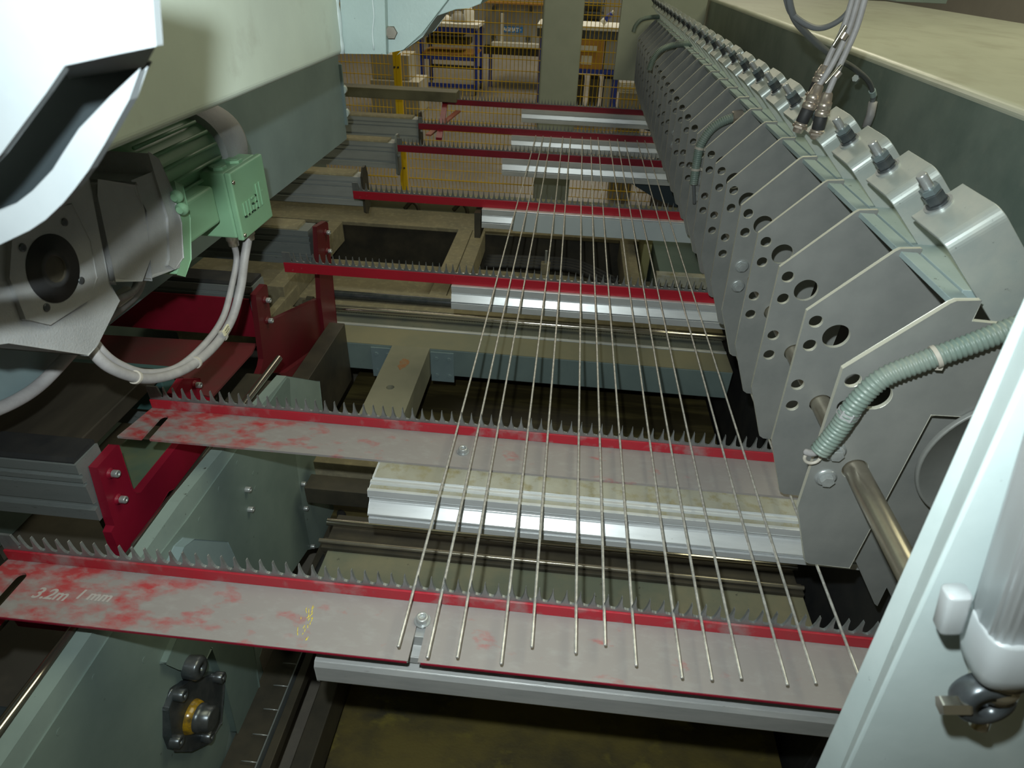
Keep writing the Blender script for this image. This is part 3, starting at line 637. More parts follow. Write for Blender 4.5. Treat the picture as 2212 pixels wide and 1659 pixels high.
mb = MB(); mb.lathe((XG + 0.0035, bore.y, bore.z), (1, 0, 0), [(0, 0.0265), (0.003, 0.0265), (0.003, 0.019), (0.0008, 0.018)], 40); mb.build('hollow_shaft', DARK, t)
for px in ((48, 535), (139, 480), (175, 606), (100, 664)):
    q = P(*px, 0, XG + 0.003); mb = MB(); mb.lathe(q, (1, 0, 0), [(0, 0.006), (0.0015, 0.006), (0.0015, 0.0035)], 12); mb.build('screw_hole', BLACKSTEEL, t)
# adapter housing between gearbox and motor
g0 = P(300, 480, 0, -0.78); 
MB().prism([P2(x, y, 0, -0.765) for x, y in [(243, 608), (305, 601), (322, 555), (308, 455), (290, 400), (215, 395), (205, 430)]], 0, -0.92, -0.765).build('input_housing', CAST, t, bevel=0.006, seg=3)
MB().prism([P2(x, y, 0, -0.775) for x, y in [(322, 600), (385, 573), (392, 520), (372, 420), (350, 370), (290, 395), (310, 455)]], 0, -0.93, -0.775).build('coupling_housing', CAST, t, bevel=0.006, seg=3)
MB().prism([P2(x, y, 0, -0.775) for x, y in [(375, 580), (392, 556), (388, 480), (362, 395), (340, 345), (318, 330), (330, 380), (358, 470), (362, 560), (358, 572)]], 0, -1.0, -0.772).build('motor_flange', CAST, t, bevel=0.002)
MB().prism([P2(x, y, 0, -0.778) for x, y in [(376, 392), (392, 400), (408, 470), (410, 560), (398, 596), (382, 592), (392, 556), (389, 480)]], 0, -0.98, -0.776).build('adapter_flange', GREEN, t, bevel=0.002, label='green flange ring')
MB().box(XGB - 0.09, XGB - 0.025, 1.19, 1.34, 1.46, 1.545).build('box_neck', GREEN, t, bevel=0.008, seg=3)
# green motor body, axis along the beam
zc = 1.575; xc = -0.90
MB().lathe((xc, 1.175, zc), (0, 1, 0), [(0, 0.085), (0.012, 0.092), (0.03, 0.092), (0.034, 0.080), (0.30, 0.080), (0.31, 0.07)], 40).build('motor_body', GREEN, t)
mb = MB()
for k in range(18):
    a = 2 * math.pi * k / 18; c_ = Vector((xc + 0.086 * math.cos(a), 0, zc + 0.086 * math.sin(a)))
    d1 = Vector((math.cos(a), 0, math.sin(a)))
    mb.tube([Vector((c_.x, 1.22, c_.z)), Vector((c_.x, 1.46, c_.z))], 0.004, 6)
mb.build('cooling_ribs', GREEN, t)
MB().lathe((xc, 1.48, zc), (0, 1, 0), [(0, 0.094), (0.02, 0.096), (0.10, 0.096), (0.125, 0.085), (0.135, 0.06)], 40).build('fan_cover', CAST, t)
for px in ((380, 425), (392, 452)):
    q = P(*px, 1, 1.17); mb = MB(); mb.lathe((q.x, 1.176, q.z), (0, -1, 0), [(0, 0.012), (0.008, 0.012), (0.009, 0.007), (0.014, 0.007)], 20); mb.build('flange_bolt', GREEN, t)
# terminal box: body, lid with raised logo, hex plugs, glands
XC = -0.75
lidp = [P2(x, y, 0, XC) for x, y in [(505, 363), (517, 366), (565, 338), (575, 345), (583, 455), (580, 478), (527, 526), (519, 512)]]
lo = tessellate_polygon
yA = P(512, 450, 0, XC).y; yB = P(576, 420, 0, XC).y
zt_ = P(510, 366, 0, XC).z; zb_ = P(524, 524, 0, XC).z
box = thing
MB().box(XC - 0.115, XC - 0.016, yA + 0.002, yB + 0.012, zb_ + 0.004, zt_ - 0.002).build('terminal_box', GREEN, t, bevel=0.005, seg=3)
lid = MB().box(XC - 0.0155, XC, yA, yB + 0.014, zb_, zt_).build('terminal_lid', GREEN, t, bevel=0.004, seg=3)
for (yy, zz) in ((yA + 0.006, zt_ - 0.022), (yA + 0.008, zb_ + 0.012)):
    MB().lathe((XC, yy, zz), (1, 0, 0), [(0, 0.005), (0.003, 0.005), (0.004, 0.002)], 14).build('lid_screw', CHROME, lid, label='shiny lid screw')
# raised letters built of bars, flat on the lid (shape as on the photo: w a t t)
LH = (zt_ - zb_); LW = (yB - yA); y0 = yA + LW * 0.17; z0 = zb_ + LH * 0.30
def bar(mb, a, b, c, d): mb.box(XC + 0.0002, XC + 0.0035, y0 + a * LW, y0 + b * LW, z0 + c * LH, z0 + d * LH)
mb = MB()
bar(mb, 0.00, 0.045, 0, 0.22); bar(mb, 0.10, 0.145, 0, 0.22); bar(mb, 0.20, 0.245, 0, 0.22); bar(mb, 0.0, 0.245, 0, 0.035)
bar(mb, 0.29, 0.335, 0, 0.13); bar(mb, 0.40, 0.445, 0, 0.22); bar(mb, 0.29, 0.445, 0.19, 0.22); bar(mb, 0.29, 0.445, 0.10, 0.13); bar(mb, 0.29, 0.445, 0, 0.03)
bar(mb, 0.49, 0.535, 0, 0.36); bar(mb, 0.60, 0.645, 0, 0.36); bar(mb, 0.645, 0.69, 0.19, 0.215)
mb.build('raised_lettering', GREEN, lid, bevel=0.0005)
for xx, yy in ((XC - 0.045, yA + 0.035), (XC - 0.035, yA + 0.095)):
    mb = MB(); mb.hexa((xx, yy, zt_ - 0.002), (0, 0, 1), 0.007, 0.034); mb.lathe((xx, yy, zt_ + 0.005), (0, 0, 1), [(0, 0.010), (0.001, 0.010)], 16); mb.build('blanking_plug', GREEN, t)
ga = P(505, 528, 0, XC - 0.04); gb = P(540, 520, 0, XC - 0.02)
for gq in (ga, gb):
    mb = MB(); mb.lathe((gq.x, gq.y, zb_ + 0.004), (0, 0, -1), [(0, 0.015), (0.012, 0.0155), (0.014, 0.013), (0.026, 0.012)], 20); mb.build('cable_gland', BRASSY, t)
# cables
def cable(label, pts, r, name='motor_cable', grp=None):
    t = thing(name, label, 'cable', tuple(pts[-1]), grp); c = spline(pts, 12); MB().tube(c, r, 14).build('sheath', GREYCABLE, t); return t, c
xk = -0.80
t1, c1 = cable('thin grey motor cable hanging in a loop from the green box', [Vector((ga.x, ga.y, zb_ - 0.01)), P(511, 560, 0, xk), P(500, 620, 0, xk), P(482, 685, 0, xk), P(445, 740, 0, xk), P(385, 792, 0, xk), P(318, 805, 0, xk), P(255, 785, 0, xk), P(210, 745, 0, xk), P(196, 705, 0, xk - 0.02), P(200, 680, 0, xk - 0.06), P(235, 655, 0, xk - 0.12), P(285, 632, 0, xk - 0.18), P(302, 610, 0, xk - 0.2)], 0.0075)
t2, c2 = cable('thick grey motor cable with a cream tag, hanging in a loop', [Vector((gb.x, gb.y, zb_ - 0.01)), P(528, 560, 0, xk + 0.02), P(520, 620, 0, xk + 0.02), P(500, 690, 0, xk + 0.01), P(462, 748, 0, xk + 0.01), P(400, 797, 0, xk + 0.01), P(320, 818, 0, xk + 0.01), P(240, 795, 0, xk + 0.01), P(190, 745, 0, xk), P(182, 715, 0, xk)], 0.0105)
for tt, cc_, f, w in ((t2, c2, 0.40, 0.0135), (t2, c2, 0.52, 0.0135), (t2, c2, 0.70, 0.0135)):
    i = int(len(cc_) * f); d = (cc_[i + 1] - cc_[i]).normalized(); MB().lathe(cc_[i] - d * 0.003, d, [(0, w), (0.006, w)], 16).build('cable_tie', TIE, tt)
i = int(len(c2) * 0.335); q = P(487, 713, 0, xk + 0.022); d = (P(478, 727, 0, xk + 0.022) - P(497, 698, 0, xk + 0.022)).normalized(); e = Vector((1, 0, 0)).cross(d).normalized()
mb = MB(); mb.add([q + d * a + e * b + Vector((c, 0, 0)) for c in (0, 0.004) for a, b in ((-0.014, -0.0075), (0.014, -0.0075), (0.014, 0.0075), (-0.014, 0.0075))], [(0, 3, 2, 1), (4, 5, 6, 7), (0, 1, 5, 4), (1, 2, 6, 5), (2, 3, 7, 6), (3, 0, 4, 7)])
lb = mb.build('cable_tag', LABEL, t2, label='cream marker tag')
mb = MB()
for k in range(4):
    for a in (0.003, -0.004):
        s_ = q + d * (-0.008 + 0.0045 * k) + e * a + Vector((0.0043, 0, 0)); mb.add([s_ + d * u + e * v + Vector((0, 0, 0)) for u, v in ((-0.0014, -0.002), (0.0014, -0.002), (0.0014, 0.0012), (-0.0014, 0.0012))], [(0, 1, 2, 3)])
mb.build('tag_print', BLACKINK, lb)
t3, c3 = cable('grey cable running down and left along the hanging plate', [P(305, 600, 0, XP + 0.05), P(285, 640, 0, XP + 0.03), P(200, 710, 0, XP + 0.03), P(150, 765, 0, XP + 0.03), P(90, 828, 0, XP + 0.02), P(30, 868, 0, XP + 0.02), P(-60, 905, 0, XP + 0.02)], 0.013)
mb = MB(); q = P(262, 640, 0, XP + 0.06); mb.box(q.x - 0.01, q.x + 0.01, q.y - 0.03, q.y + 0.03, q.z - 0.015, q.z + 0.012); mb.build('cable_clip', TIE, t3, bevel=0.004)

# ------------------------------------------------------------------ left machine half: dull beams with end plates
LB = [(1.0, 0.080), (1.945, 0.09), (2.49, 0.10), (3.27, 0.10), (3.99, 0.10), (4.66, 0.10)]
lw = ['nearest, behind the red bolted bracket', 'second from the camera, fronted by a dark red sheet', 'third from the camera, behind the tall red post', 'fourth from the camera, ending in a dark pointed plate', 'fifth from the camera, below the end of the fifth rail', 'farthest, ending in a thin upright plate']
for k, (yf, dp) in enumerate(LB):
    zt, zb = 0.983, 0.805 if k == 0 else 0.83
    h = zt - zb
    t = thing('feed_beam', 'dull grooved aluminium beam at left, ' + lw[k], 'beam', (-1.07, yf, zb), 'grooved beams of the left machine half')
    sec = [(yf, zt), (yf, zt - 0.16 * h), (yf + 0.006, zt - 0.17 * h), (yf + 0.006, zt - 0.22 * h), (yf, zt - 0.23 * h), (yf, zt - 0.32 * h), (yf + 0.008, zt - 0.33 * h), (yf + 0.008, zt - 0.37 * h), (yf, zt - 0.38 * h), (yf, zt - 0.70 * h), (yf + 0.008, zt - 0.71 * h), (yf + 0.008, zt - 0.79 * h), (yf - 0.004, zt - 0.80 * h), (yf - 0.004, zb), (yf + dp, zb), (yf + dp, zt)]
    MB().prism(sec, 0, -2.4, -1.075).build('extrusion', ALUD if k < 3 else ALUF, t, bevel=0.001)
    pm = RUBBER if k < 2 else SAND
    MB().prism([(yf + 0.004, zt), (yf + 0.004, zt + 0.004), (yf + 0.012, zt + 0.012), (yf + dp, zt + 0.012), (yf + dp, zt)], 0, -2.4, -1.08 if k < 2 else -1.12).build('top_pad', pm, t, bevel=0.001, label='dark rubber pad on top' if k < 2 else 'dusty cover strip')
    if k >= 3:
        mb = MB(); mb.prism([(yf - 0.012, 0.80), (yf - 0.012, 0.99), (yf + 0.02, 1.03), (yf + 0.06, 1.03), (yf + 0.08, 0.98), (yf + 0.08, 0.82), (yf + 0.03, 0.78)], 0, -1.073, -1.062); mb.build('end_plate', DARK if k != 4 else ALUD, t, bevel=0.001)
        mb = MB(); mb.hexa((-1.062, yf + 0.015, 0.905), (1, 0, 0), 0.012, 0.016); mb.build('hex_bolt', BOLT, t)
o = MB().box(-2.5, -2.3, 0.5, 6.0, FLOORZ, 1.0).build('side_frame', PAINTD, bevel=0.003); tag(o, 'dark green side frame holding the left ends of the grooved beams', 'frame')

# red sheet in front of second feed beam, ledge below
YR = 1.935
t = thing('red_cover_sheet', 'dark red sheet metal cover with a folded ledge behind the cable loop', 'cover', (-1.3, YR, 0.75))
mb = MB(); mb.box(-2.2, -1.085, YR - 0.012, YR - 0.006, 0.79, 0.945); mb.build('front_sheet', REDDK, t, bevel=0.001)
zl = 0.79
mb = MB(); mb.prism([P2(x, y, 2, zl) for x, y in [(200, 722), (552, 742), (545, 760), (462, 852), (455, 856), (428, 850), (395, 815), (200, 800)]], 2, zl - 0.006, zl); mb.build('ledge', mat('dirty_red_ledge', (0.11, 0.045, 0.04), 0.5, c2=(0.16, 0.03, 0.035), scale=6), t, bevel=0.001)
mb = MB(); mb.prism([P2(x, y, 2, zl) for x, y in [(430, 815), (456, 818), (456, 856), (430, 852)]], 2, zl - 0.05, zl - 0.006); mb.build('ledge_fold', RED, t)

# red carriage brackets (plates standing along the machine)
def red_bracket(label, polys, X, th, bolts, mm=RED):
    pts = [P2(x, y, 0, X) for x, y in polys]
    t = thing('red_bracket', label, 'bracket', (X, sum(p[0] for p in pts) / len(pts), min(p[1] for p in pts)), 'red brackets of the left machine half')
    MB().prism(pts, 0, X - th, X).build('bracket_plate', mm, t, bevel=0.0015)
    for bx, by in bolts:
        q = P(bx, by, 0, X); mb = MB(); mb.lathe(q, (1, 0, 0), [(0, 0.014), (0.003, 0.014), (0.003, 0.011), (0.008, 0.011)], 20); wo = mb.build('washer', mm, t)
        mb = MB(); mb.lathe(q + Vector((0.006, 0, 0)), (1, 0, 0), [(0, 0.0095), (0.014, 0.0095), (0.016, 0.008), (0.016, 0.004), (0.010, 0.004)], 20); mb.build('cap_screw', BOLT, wo, label='steel cap screw')
    return t
red_bracket('bright red notched bracket with two cap screws, lower left', [(211, 1010), (253, 962), (257, 962), (285, 1050), (290, 1062), (296, 1067), (303, 1064), (388, 958), (430, 945), (490, 975), (476, 1000), (364, 1062), (335, 1110), (284, 1180), (265, 1230), (252, 1180), (241, 1150), (247, 1136), (241, 1118)], -1.05, 0.022, [(238, 1022), (255, 1078)], REDMID)
red_bracket('dark red bracket with two cap screws in the cable loop gap', [(552, 637), (572, 614), (577, 616), (586, 692), (592, 690), (690, 644), (694, 645), (703, 735), (690, 745), (610, 803), (560, 808), (566, 792), (569, 776), (560, 700)], -1.045, 0.02, [(572, 648), (577, 692)], REDBR)
red_bracket('tall dark red post with two cap screws by the third rail', [(684, 490), (704, 478), (708, 482), (713, 545), (718, 593), (722, 640), (734, 760), (728, 772), (704, 742), (692, 645), (688, 562)], -1.03, 0.018, [(703, 502), (706, 542)], REDBR)
red_bracket('small dark red end plate above the left end of the second rail', [(375, 850), (395, 820), (432, 818), (436, 862), (440, 885), (380, 885)], -1.10, 0.02, [(420, 831)], REDDK)
mb = MB(); mb.prism([P2(x, y, 0, -1.0) for x, y in [(602, 806), (615, 806), (704, 742), (728, 770), (705, 800), (690, 818), (610, 812)]], 0, -1.02, -1.0)
o = mb.build('red_gusset', REDBR, bevel=0.001); tag(o, 'dark red gusset sheet below the tall red post', 'gusset')

# square guide bars in front of the brackets
def barbox(name, label, cat, p0, p1, w, h, m, ends=None):
    """bar along Y between surveyed points on its top surface"""
    x = (p0.x + p1.x) / 2; z = (p0.z + p1.z) / 2
    o = MB().box(x - w / 2, x + w / 2, min(p0.y, p1.y), max(p0.y, p1.y), z - h, z).build(name, m, bevel=0.006, seg=3); return tag(o, label, cat)
z_ = 0.74
a = P(550, 806, 2, z_); b = P(510, 868, 2, z_)
barbox('guide_bar', 'dark rounded guide bar between red bracket and green carriage', 'bar', a, b, 0.075, 0.05, DARK)
a = P(392, 1072, 2, z_); b = P(308, 1180, 2, z_)
barbox('guide_bar', 'dull square guide bar under the nearest red bracket', 'bar', a, b, 0.075, 0.93, mat('worn_bar_steel', (0.10, 0.095, 0.08), 0.4, 0.4, c2=(0.07, 0.065, 0.055), scale=8))
a = P(475, 985, 2, 0.84)
o = MB().cyl((-0.90, 0.30, 0.855), (-0.90, 1.70, 0.855), 0.012, 20).build('guide_shaft', CHROME); tag(o, 'polished round guide shaft along the top of the green carriage', 'shaft')

# ------------------------------------------------------------------ green carriage side plate
XCR = -0.85
cp = [(618, 812), (690, 824), (725, 1140), (712, 1178), (652, 1190), (600, 1290), (560, 1420), (575, 1480), (560, 1660), (480, 1900), (-180, 1900), (0, 1655), (218, 1338), (300, 1212), (390, 1085), (470, 985)]
t = thing('carriage_plate', 'green carriage side plate with a darker screwed cover, lower left', 'carriage', (XCR, 1.0, 0.0))
MB().prism([P2(x, y, 0, XCR) for x, y in cp], 0, XCR - 0.03, XCR).build('side_plate', PAINT if 0 else mat('carriage_paint', (0.26, 0.335, 0.315), 0.5, c2=(0.22, 0.29, 0.275), scale=7, c3=(0.06, 0.07, 0.06), scale3=50, lo3=0.66, hi3=0.70), t, bevel=0.0015)
MB().prism([P2(x, y, 0, XCR) for x, y in [(618, 816), (624, 818), (628, 905), (640, 1010), (650, 1085), (668, 1180), (620, 1250), (520, 1440), (470, 1700), (300, 1900), (-100, 1900), (50, 1655), (240, 1365), (330, 1215), (400, 1125), (500, 985)]], 0, XCR, XCR + 0.003).build('dark_cover', PAINTD, t, bevel=0.0008)
for px in ((531, 1057), (537, 1100), (652, 1045), (657, 1098), (672, 1180)):
    q = P(*px, 0, XCR + 0.003); mb = MB(); mb.lathe(q, (1, 0, 0), [(0, 0.0085), (0.014, 0.0085), (0.015, 0.0075), (0.015, 0.004), (0.010, 0.004)], 18); mb.build('cap_screw', BOLT, t)
for px in ((513, 1000), (548, 1022), (552, 1054), (474, 1056), (432, 1122), (204, 1462), (128, 1580), (312, 1425)):
    q = P(*px, 0, XCR + 0.003); mb = MB(); mb.lathe(q, (1, 0, 0), [(0, 0.007), (0.0008, 0.007)], 16); mb.build('plugged_hole', PAINTD, t)
# worn boss near the front rail and slanted ribs
MB().prism([P2(x, y, 0, XCR + 0.003) for x, y in [(395, 1162), (470, 1168), (488, 1205), (470, 1260), (350, 1230), (375, 1180)]], 0, XCR + 0.003, XCR + 0.03).build('wedge_block', PANEL, t, bevel=0.002)
MB().prism([P2(x, y, 0, XCR + 0.003) for x, y in [(455, 1330), (525, 1340), (550, 1505), (545, 1565), (500, 1580), (470, 1480), (440, 1400), (418, 1445), (372, 1442), (345, 1430), (395, 1320)]], 0, XCR + 0.003, XCR + 0.022).build('bearing_boss', mat('boss_paint', (0.16, 0.22, 0.205), 0.5, c2=(0.135, 0.19, 0.18), scale=9), t, bevel=0.004)
q = P(405, 1440, 0, XCR + 0.02); mb = MB(); mb.lathe(q, (1, 0, 0), [(0, 0.028), (0.030, 0.030), (0.038, 0.024), (0.038, 0.010), (0.026, 0.009)], 28); mb.build('roller_pin', BLACKSTEEL, t, label='dark round roller')
# greasy flange bearing
q = P(392, 1560, 0, XCR + 0.006)
MB().prism([P2(x, y, 0, XCR + 0.004) for x, y in [(368, 1490), (392, 1470), (450, 1450), (470, 1470), (462, 1560), (440, 1600), (395, 1622), (362, 1618), (352, 1590), (352, 1530)]], 0, XCR + 0.004, XCR + 0.022).build('bearing_flange', BLACKSTEEL, t, bevel=0.005, seg=3)
q = P(415, 1548, 0, XCR + 0.022); mb = MB(); mb.lathe(q, (1, 0, 0), [(0, 0.042), (0.014, 0.038), (0.020, 0.031)], 28); mb.build('grease_ring', GREASE, t, label='smeared yellow grease')
mb = MB(); mb.lathe(q + Vector((0.016, 0, 0)), (1, 0, 0), [(0, 0.034), (0.014, 0.034), (0.015, 0.030), (0.036, 0.031), (0.040, 0.027)], 28); mb.build('shaft_end', BLACKSTEEL, t)
for px in ((465, 1462), (440, 1590), (372, 1600), (380, 1500)):
    q = P(*px, 0, XCR + 0.022); mb = MB(); mb.lathe(q, (1, 0, 0), [(0, 0.015), (0.022, 0.015), (0.024, 0.012), (0.024, 0.007), (0.015, 0.006)], 18); mb.build('cap_screw', BLACKSTEEL, t)
MB().box(XCR - 0.06, XCR - 0.001, 0.25, 1.6, 0.795, 0.835).build('top_bar', DARK, t, bevel=0.003)

# ------------------------------------------------------------------ cable tray with hooks beside the carriage
t = thing('cable_tray', 'low cable tray with a ladder of small hooks beside the carriage', 'tray', (-0.76, 1.2, 0.0))
zt = 0.08
a0 = P(742, 1130, 2, zt); a1 = P(500, 1659, 2, zt)
def tray_x(px_near, px_far): return (P(*px_near, 2, zt), P(*px_far, 2, zt))
MB().box(-0.835, -0.735, 0.4, 1.72, zt - 0.03, zt - 0.012).build('tray_floor', DARK, t)
MB().box(-0.735, -0.731, 0.4, 1.72, zt - 0.03, zt + 0.004).build('inner_rail', ALUD, t)
MB().box(-0.716, -0.690, 0.4, 1.72, zt - 0.03, zt + 0.012).build('outer_rail', DARK, t, bevel=0.002)
for k in range(16):
    y = 0.5 + 0.075 * k; MB().tube([(-0.78, y, zt + 0.001), (-0.76, y + 0.0, zt + 0.003), (-0.733, y, zt + 0.003)], 0.002, 6).build('hook', BOLT, t)
o = MB().tube(spline([Vector((-0.79, 1.15, 0.10)), Vector((-0.77, 1.45, 0.12)), P(727, 1170, 1, 1.62), P(738, 1135, 1, 1.72), P(735, 1110, 1, 1.80), P(712, 1120, 1, 1.85)], 10), 0.02, 12).build('cable_bundle', RUBBER); tag(o, 'black taped cable bundle bending into the cable tray', 'cable')
o = MB().tube(spline([P(700, 1250, 2, 0.12), P(722, 1215, 2, 0.12), P(742, 1180, 2, 0.12), P(748, 1160, 2, 0.10), P(744, 1140, 2, 0.05)], 10), 0.014, 12).build('cable_bundle', RUBBER); tag(o, 'shorter black cable loop next to the taped bundle', 'cable')
o = MB().box(-0.66, -0.60, 0.3, 1.5, -0.12, 0.02).build('edge_profile', DARK, bevel=0.004); tag(o, 'dark square edge profile left of the oily floor plate', 'profile')

# ------------------------------------------------------------------ beams and shafts between rails 1 and 2
def xbar(name, label, cat, ptop, y0, y1, z0, z1, m, x0=-0.74, x1=0.80, bev=0.002):
    o = MB().box(x0, x1, y0, y1, z0, z1).build(name, m, bevel=bev); return tag(o, label, cat)
zz = 0.45
g1 = P(740, 1190, 2, zz); g2 = P(745, 1240, 2, zz)
BPM = mat('dusty_green_plate', (0.17, 0.19, 0.14), 0.55, c2=(0.30, 0.27, 0.17), scale=2.2, lo=0.42, hi=0.62, c3=(0.05, 0.05, 0.04), scale3=45, lo3=0.66, hi3=0.72)
o = MB().box(-0.64, 0.80, P(900, 1300, 2, zz).y - 0.02, P(740, 1185, 2, zz).y, zz - 0.05, zz).build('bed_plate', BPM, bevel=0.002); tag(o, 'dusty green bed plate seen between the two nearest red rails', 'plate')
yr = P(740, 1150, 2, 0.47).y
o = MB().box(-0.66, 0.8, yr - 0.05, yr + 0.10, -0.04, 0.44).build('rail_channel', DARK, bevel=0.002); tag(o, 'dark oily channel behind the dusty green bed plate', 'channel')
for j, (yy, rr, lb, mm) in enumerate(((P(740, 1130, 2, 0.47).y, 0.012, 'polished shaft nearest to the second rail beam', CHROME), (P(740, 1172, 2, 0.47).y, 0.007, 'thin dull shaft behind the dusty green bed plate', BRASSY))):
    o = MB().cyl((-0.67, yy, 0.47), (0.80, yy, 0.47), rr, 20).build('guide_shaft', mm); tag(o, lb, 'shaft')
o = MB().box(-0.66, 0.8, P(740, 1172, 2, 0.47).y - 0.02, P(740, 1172, 2, 0.47).y + 0.02, 0.44, 0.463).build('shaft_support', DARK, bevel=0.002); tag(o, 'dark ledge under the thin dull shaft', 'support')
# wide sandy beam under the second rail, seen left of it
o = MB().box(-0.80, 0.78, 1.60, 1.68, 0.38, 0.50).build('cross_beam', SAND, bevel=0.002); tag(o, 'dusty cross beam glimpsed behind the dusty ledge of the second rail', 'beam')
o = MB().box(-0.80, 0.78, 1.50, 1.57, 0.40, 0.47).build('cross_beam', DARK, bevel=0.002); tag(o, 'dark cross beam just in front of the dusty one below the second rail', 'beam')

# ------------------------------------------------------------------ between rails 2 and 3
zf = 0.50
yb0 = P(1000, 715, 2, zf).y
FB = mat('frame_paint', (0.22, 0.29, 0.28), 0.5, c2=(0.17, 0.23, 0.23), scale=3)
ya = P(727, 737, 2, zf).y; yc = P(727, 700, 2, zf).y
t = thing('frame_beam', 'green frame beam with a dusty sand coloured top behind the second rail', 'beam', (-1.0, ya, 0.38))
MB().box(-1.15, 0.80, ya, yc, 0.36, zf - 0.002).build('beam_body', FB, t, bevel=0.003)
MB().box(-1.15, 0.80, ya + 0.001, yc, zf - 0.002, zf).build('dust_top', mat('green_sand_dust', (0.27, 0.25, 0.16), 0.8, c2=(0.20, 0.205, 0.15), scale=2.5), t, label='sand dusted top face')
o = MB().box(-1.15, 0.80, yc + 0.002, yc + 0.02, zf - 0.03, zf + 0.004).build('edge_strip', ALU, bevel=0.001); tag(o, 'thin bright strip along the back of the green frame beam', 'strip')
yh = P(725, 668, 2, 0.53).y
o = MB().cyl((-1.15, yh, 0.535), (0.80, yh, 0.535), 0.014, 28).build('guide_shaft', CHROME); tag(o, 'long polished shaft below the third rail beam', 'shaft')
o = MB().box(-1.15, 0.80, yc + 0.022, yh + 0.10, 0.40, 0.50).build('shaft_bed', mat('bed_grey', (0.13, 0.15, 0.14), 0.5, c2=(0.20, 0.20, 0.16), scale=6, c3=(0.05, 0.05, 0.04), scale3=50, lo3=0.62, hi3=0.7), bevel=0.003); tag(o, 'grey green bed carrying the long polished shaft', 'bed')
mb = MB()
for k in range(150): mb.box(-1.1 + 0.0125 * k, -1.094 + 0.0125 * k, yh + 0.030, yh + 0.045, 0.50, 0.508)
o = mb.build('gear_rack', DARK); tag(o, 'fine toothed dark rack running beside the long polished shaft', 'rack')
yd = P(725, 640, 2, 0.55).y
o = MB().cyl((-1.15, yd, 0.562), (0.80, yd, 0.562), 0.02, 24).build('dark_tube', BLACKSTEEL); tag(o, 'dark round tube behind the long polished shaft', 'tube')
o = MB().box(-1.15, 0.80, yd - 0.06, yd + 0.12, 0.505, 0.54).build('tube_bed', SAND, bevel=0.003); tag(o, 'dusty ledge carrying the dark round tube', 'ledge')
# longitudinal cross member with bracket plates
t = thing('cross_member', 'dusty lengthwise member with a rust stain and a hole', 'member', (-0.65, 2.1, 0.36))
xa, xb2 = P(770, 905, 2, zf).x, P(865, 915, 2, zf).x
MB().prism([(xa, 1.72), (xb2, 1.72), (xb2, ya + 0.002), (xa, ya + 0.002)], 2, 0.36, zf + 0.001, [circ(*P2(843, 837, 2, zf)[:2], 0.0165)]).build('member_body', mat('member_dust', (0.27, 0.26, 0.19), 0.75, c2=(0.22, 0.22, 0.16), scale=5), t, bevel=0.003)
q = P(872, 786, 2, zf); mb = MB(); rr = random.Random(5)
pts = [(q.x + 0.026 * (0.75 + 0.45 * rr.random()) * math.cos(a) * 0.8, q.y + 0.045 * (0.7 + 0.5 * rr.random()) * math.sin(a)) for a in [2 * math.pi * k / 26 for k in range(26)]]
mb.prism(pts, 2, zf + 0.001, zf + 0.0016); mb.build('rust_stain', mat('orange_rust', (0.34, 0.14, 0.05), 0.8, c2=(0.27, 0.22, 0.14), scale=60, lo=0.35, hi=0.7), t, label='orange rust stain')
for xs, sgn in ((xa, -1), (xb2, 1)):
    lbl = 'left' if sgn < 0 else 'right'
    mb = MB(); x0_, x1_ = (xs - 0.10, xs - 0.002) if sgn < 0 else (xs + 0.004, xs + 0.11)
    mb.box(x0_, x1_, ya - 0.008, ya - 0.001, 0.33, 0.487); pl = mb.build('joint_plate', PANEL, t, bevel=0.001)
    for dx in (0.25, 0.8):
        for zq in (0.365, 0.455):
            xx = x0_ + (x1_ - x0_) * dx; MB().hexa((xx, ya - 0.008, zq), (0, -1, 0), 0.006, 0.018).build('hex_bolt', PANEL, pl)
# drive pulleys beside the member
for dx, lb in ((-0.05, 'black pulley left of the dusty lengthwise member'), (0.07, 'black pulley right of the dusty lengthwise member')):
    xx = xa + dx if dx < 0 else xb2 + 0.03; o = MB().lathe((xx, 1.83, 0.38), (1, 0, 0), [(0, 0.05), (0.006, 0.055), (0.024, 0.055), (0.03, 0.03), (0.045, 0.03)], 28).build('drive_pulley', RUBBER); tag(o, lb, 'pulley')
o = MB().box(-1.0, -0.93, 1.85, 2.40, 0.30, 0.60).build('toothed_block', DARK, bevel=0.002); tag(o, 'dark upright block with a serrated foot left of the lengthwise member', 'block')

# ------------------------------------------------------------------ sandy frame between rails 3 and 4
t = thing('sand_frame', 'dust covered steel frame with open bays between third and fourth rails', 'frame', (-0.6, 3.6, 0.3))
yq = 3.885
MB().box(-2.2, 0.80, yq, yq + 0.30, 0.475, 0.50).build('rear_beam', SAND, t, bevel=0.003)
MB().box(-2.2, 0.80, yq + 0.02, yq + 0.30, 0.0, 0.473).build('bay_shade_sheet', DARK, t)  # dark sheet added for the shade inside the open bays
MB().box(-2.2, 0.80, 2.85, 3.06, 0.20, 0.30).build('front_beam', SAND, t, bevel=0.003)
for x0_, x1_ in ((-0.665, -0.575), (-0.570, -0.49), (0.372, 0.46), (-1.52, -1.43)):
    MB().box(x0_, x1_, 2.9, yq - 0.001, 0.365, 0.499).build('bay_divider', SAND, t, bevel=0.003)
MB().box(-2.2, 0.8, 3.062, 3.60, 0.30, 0.36).build('lower_shelf', SAND, t, bevel=0.003)
MB().box(-2.2, 0.8, 3.3, 3.86, -0.15, -0.10).build('bay_floor', DARK, t)
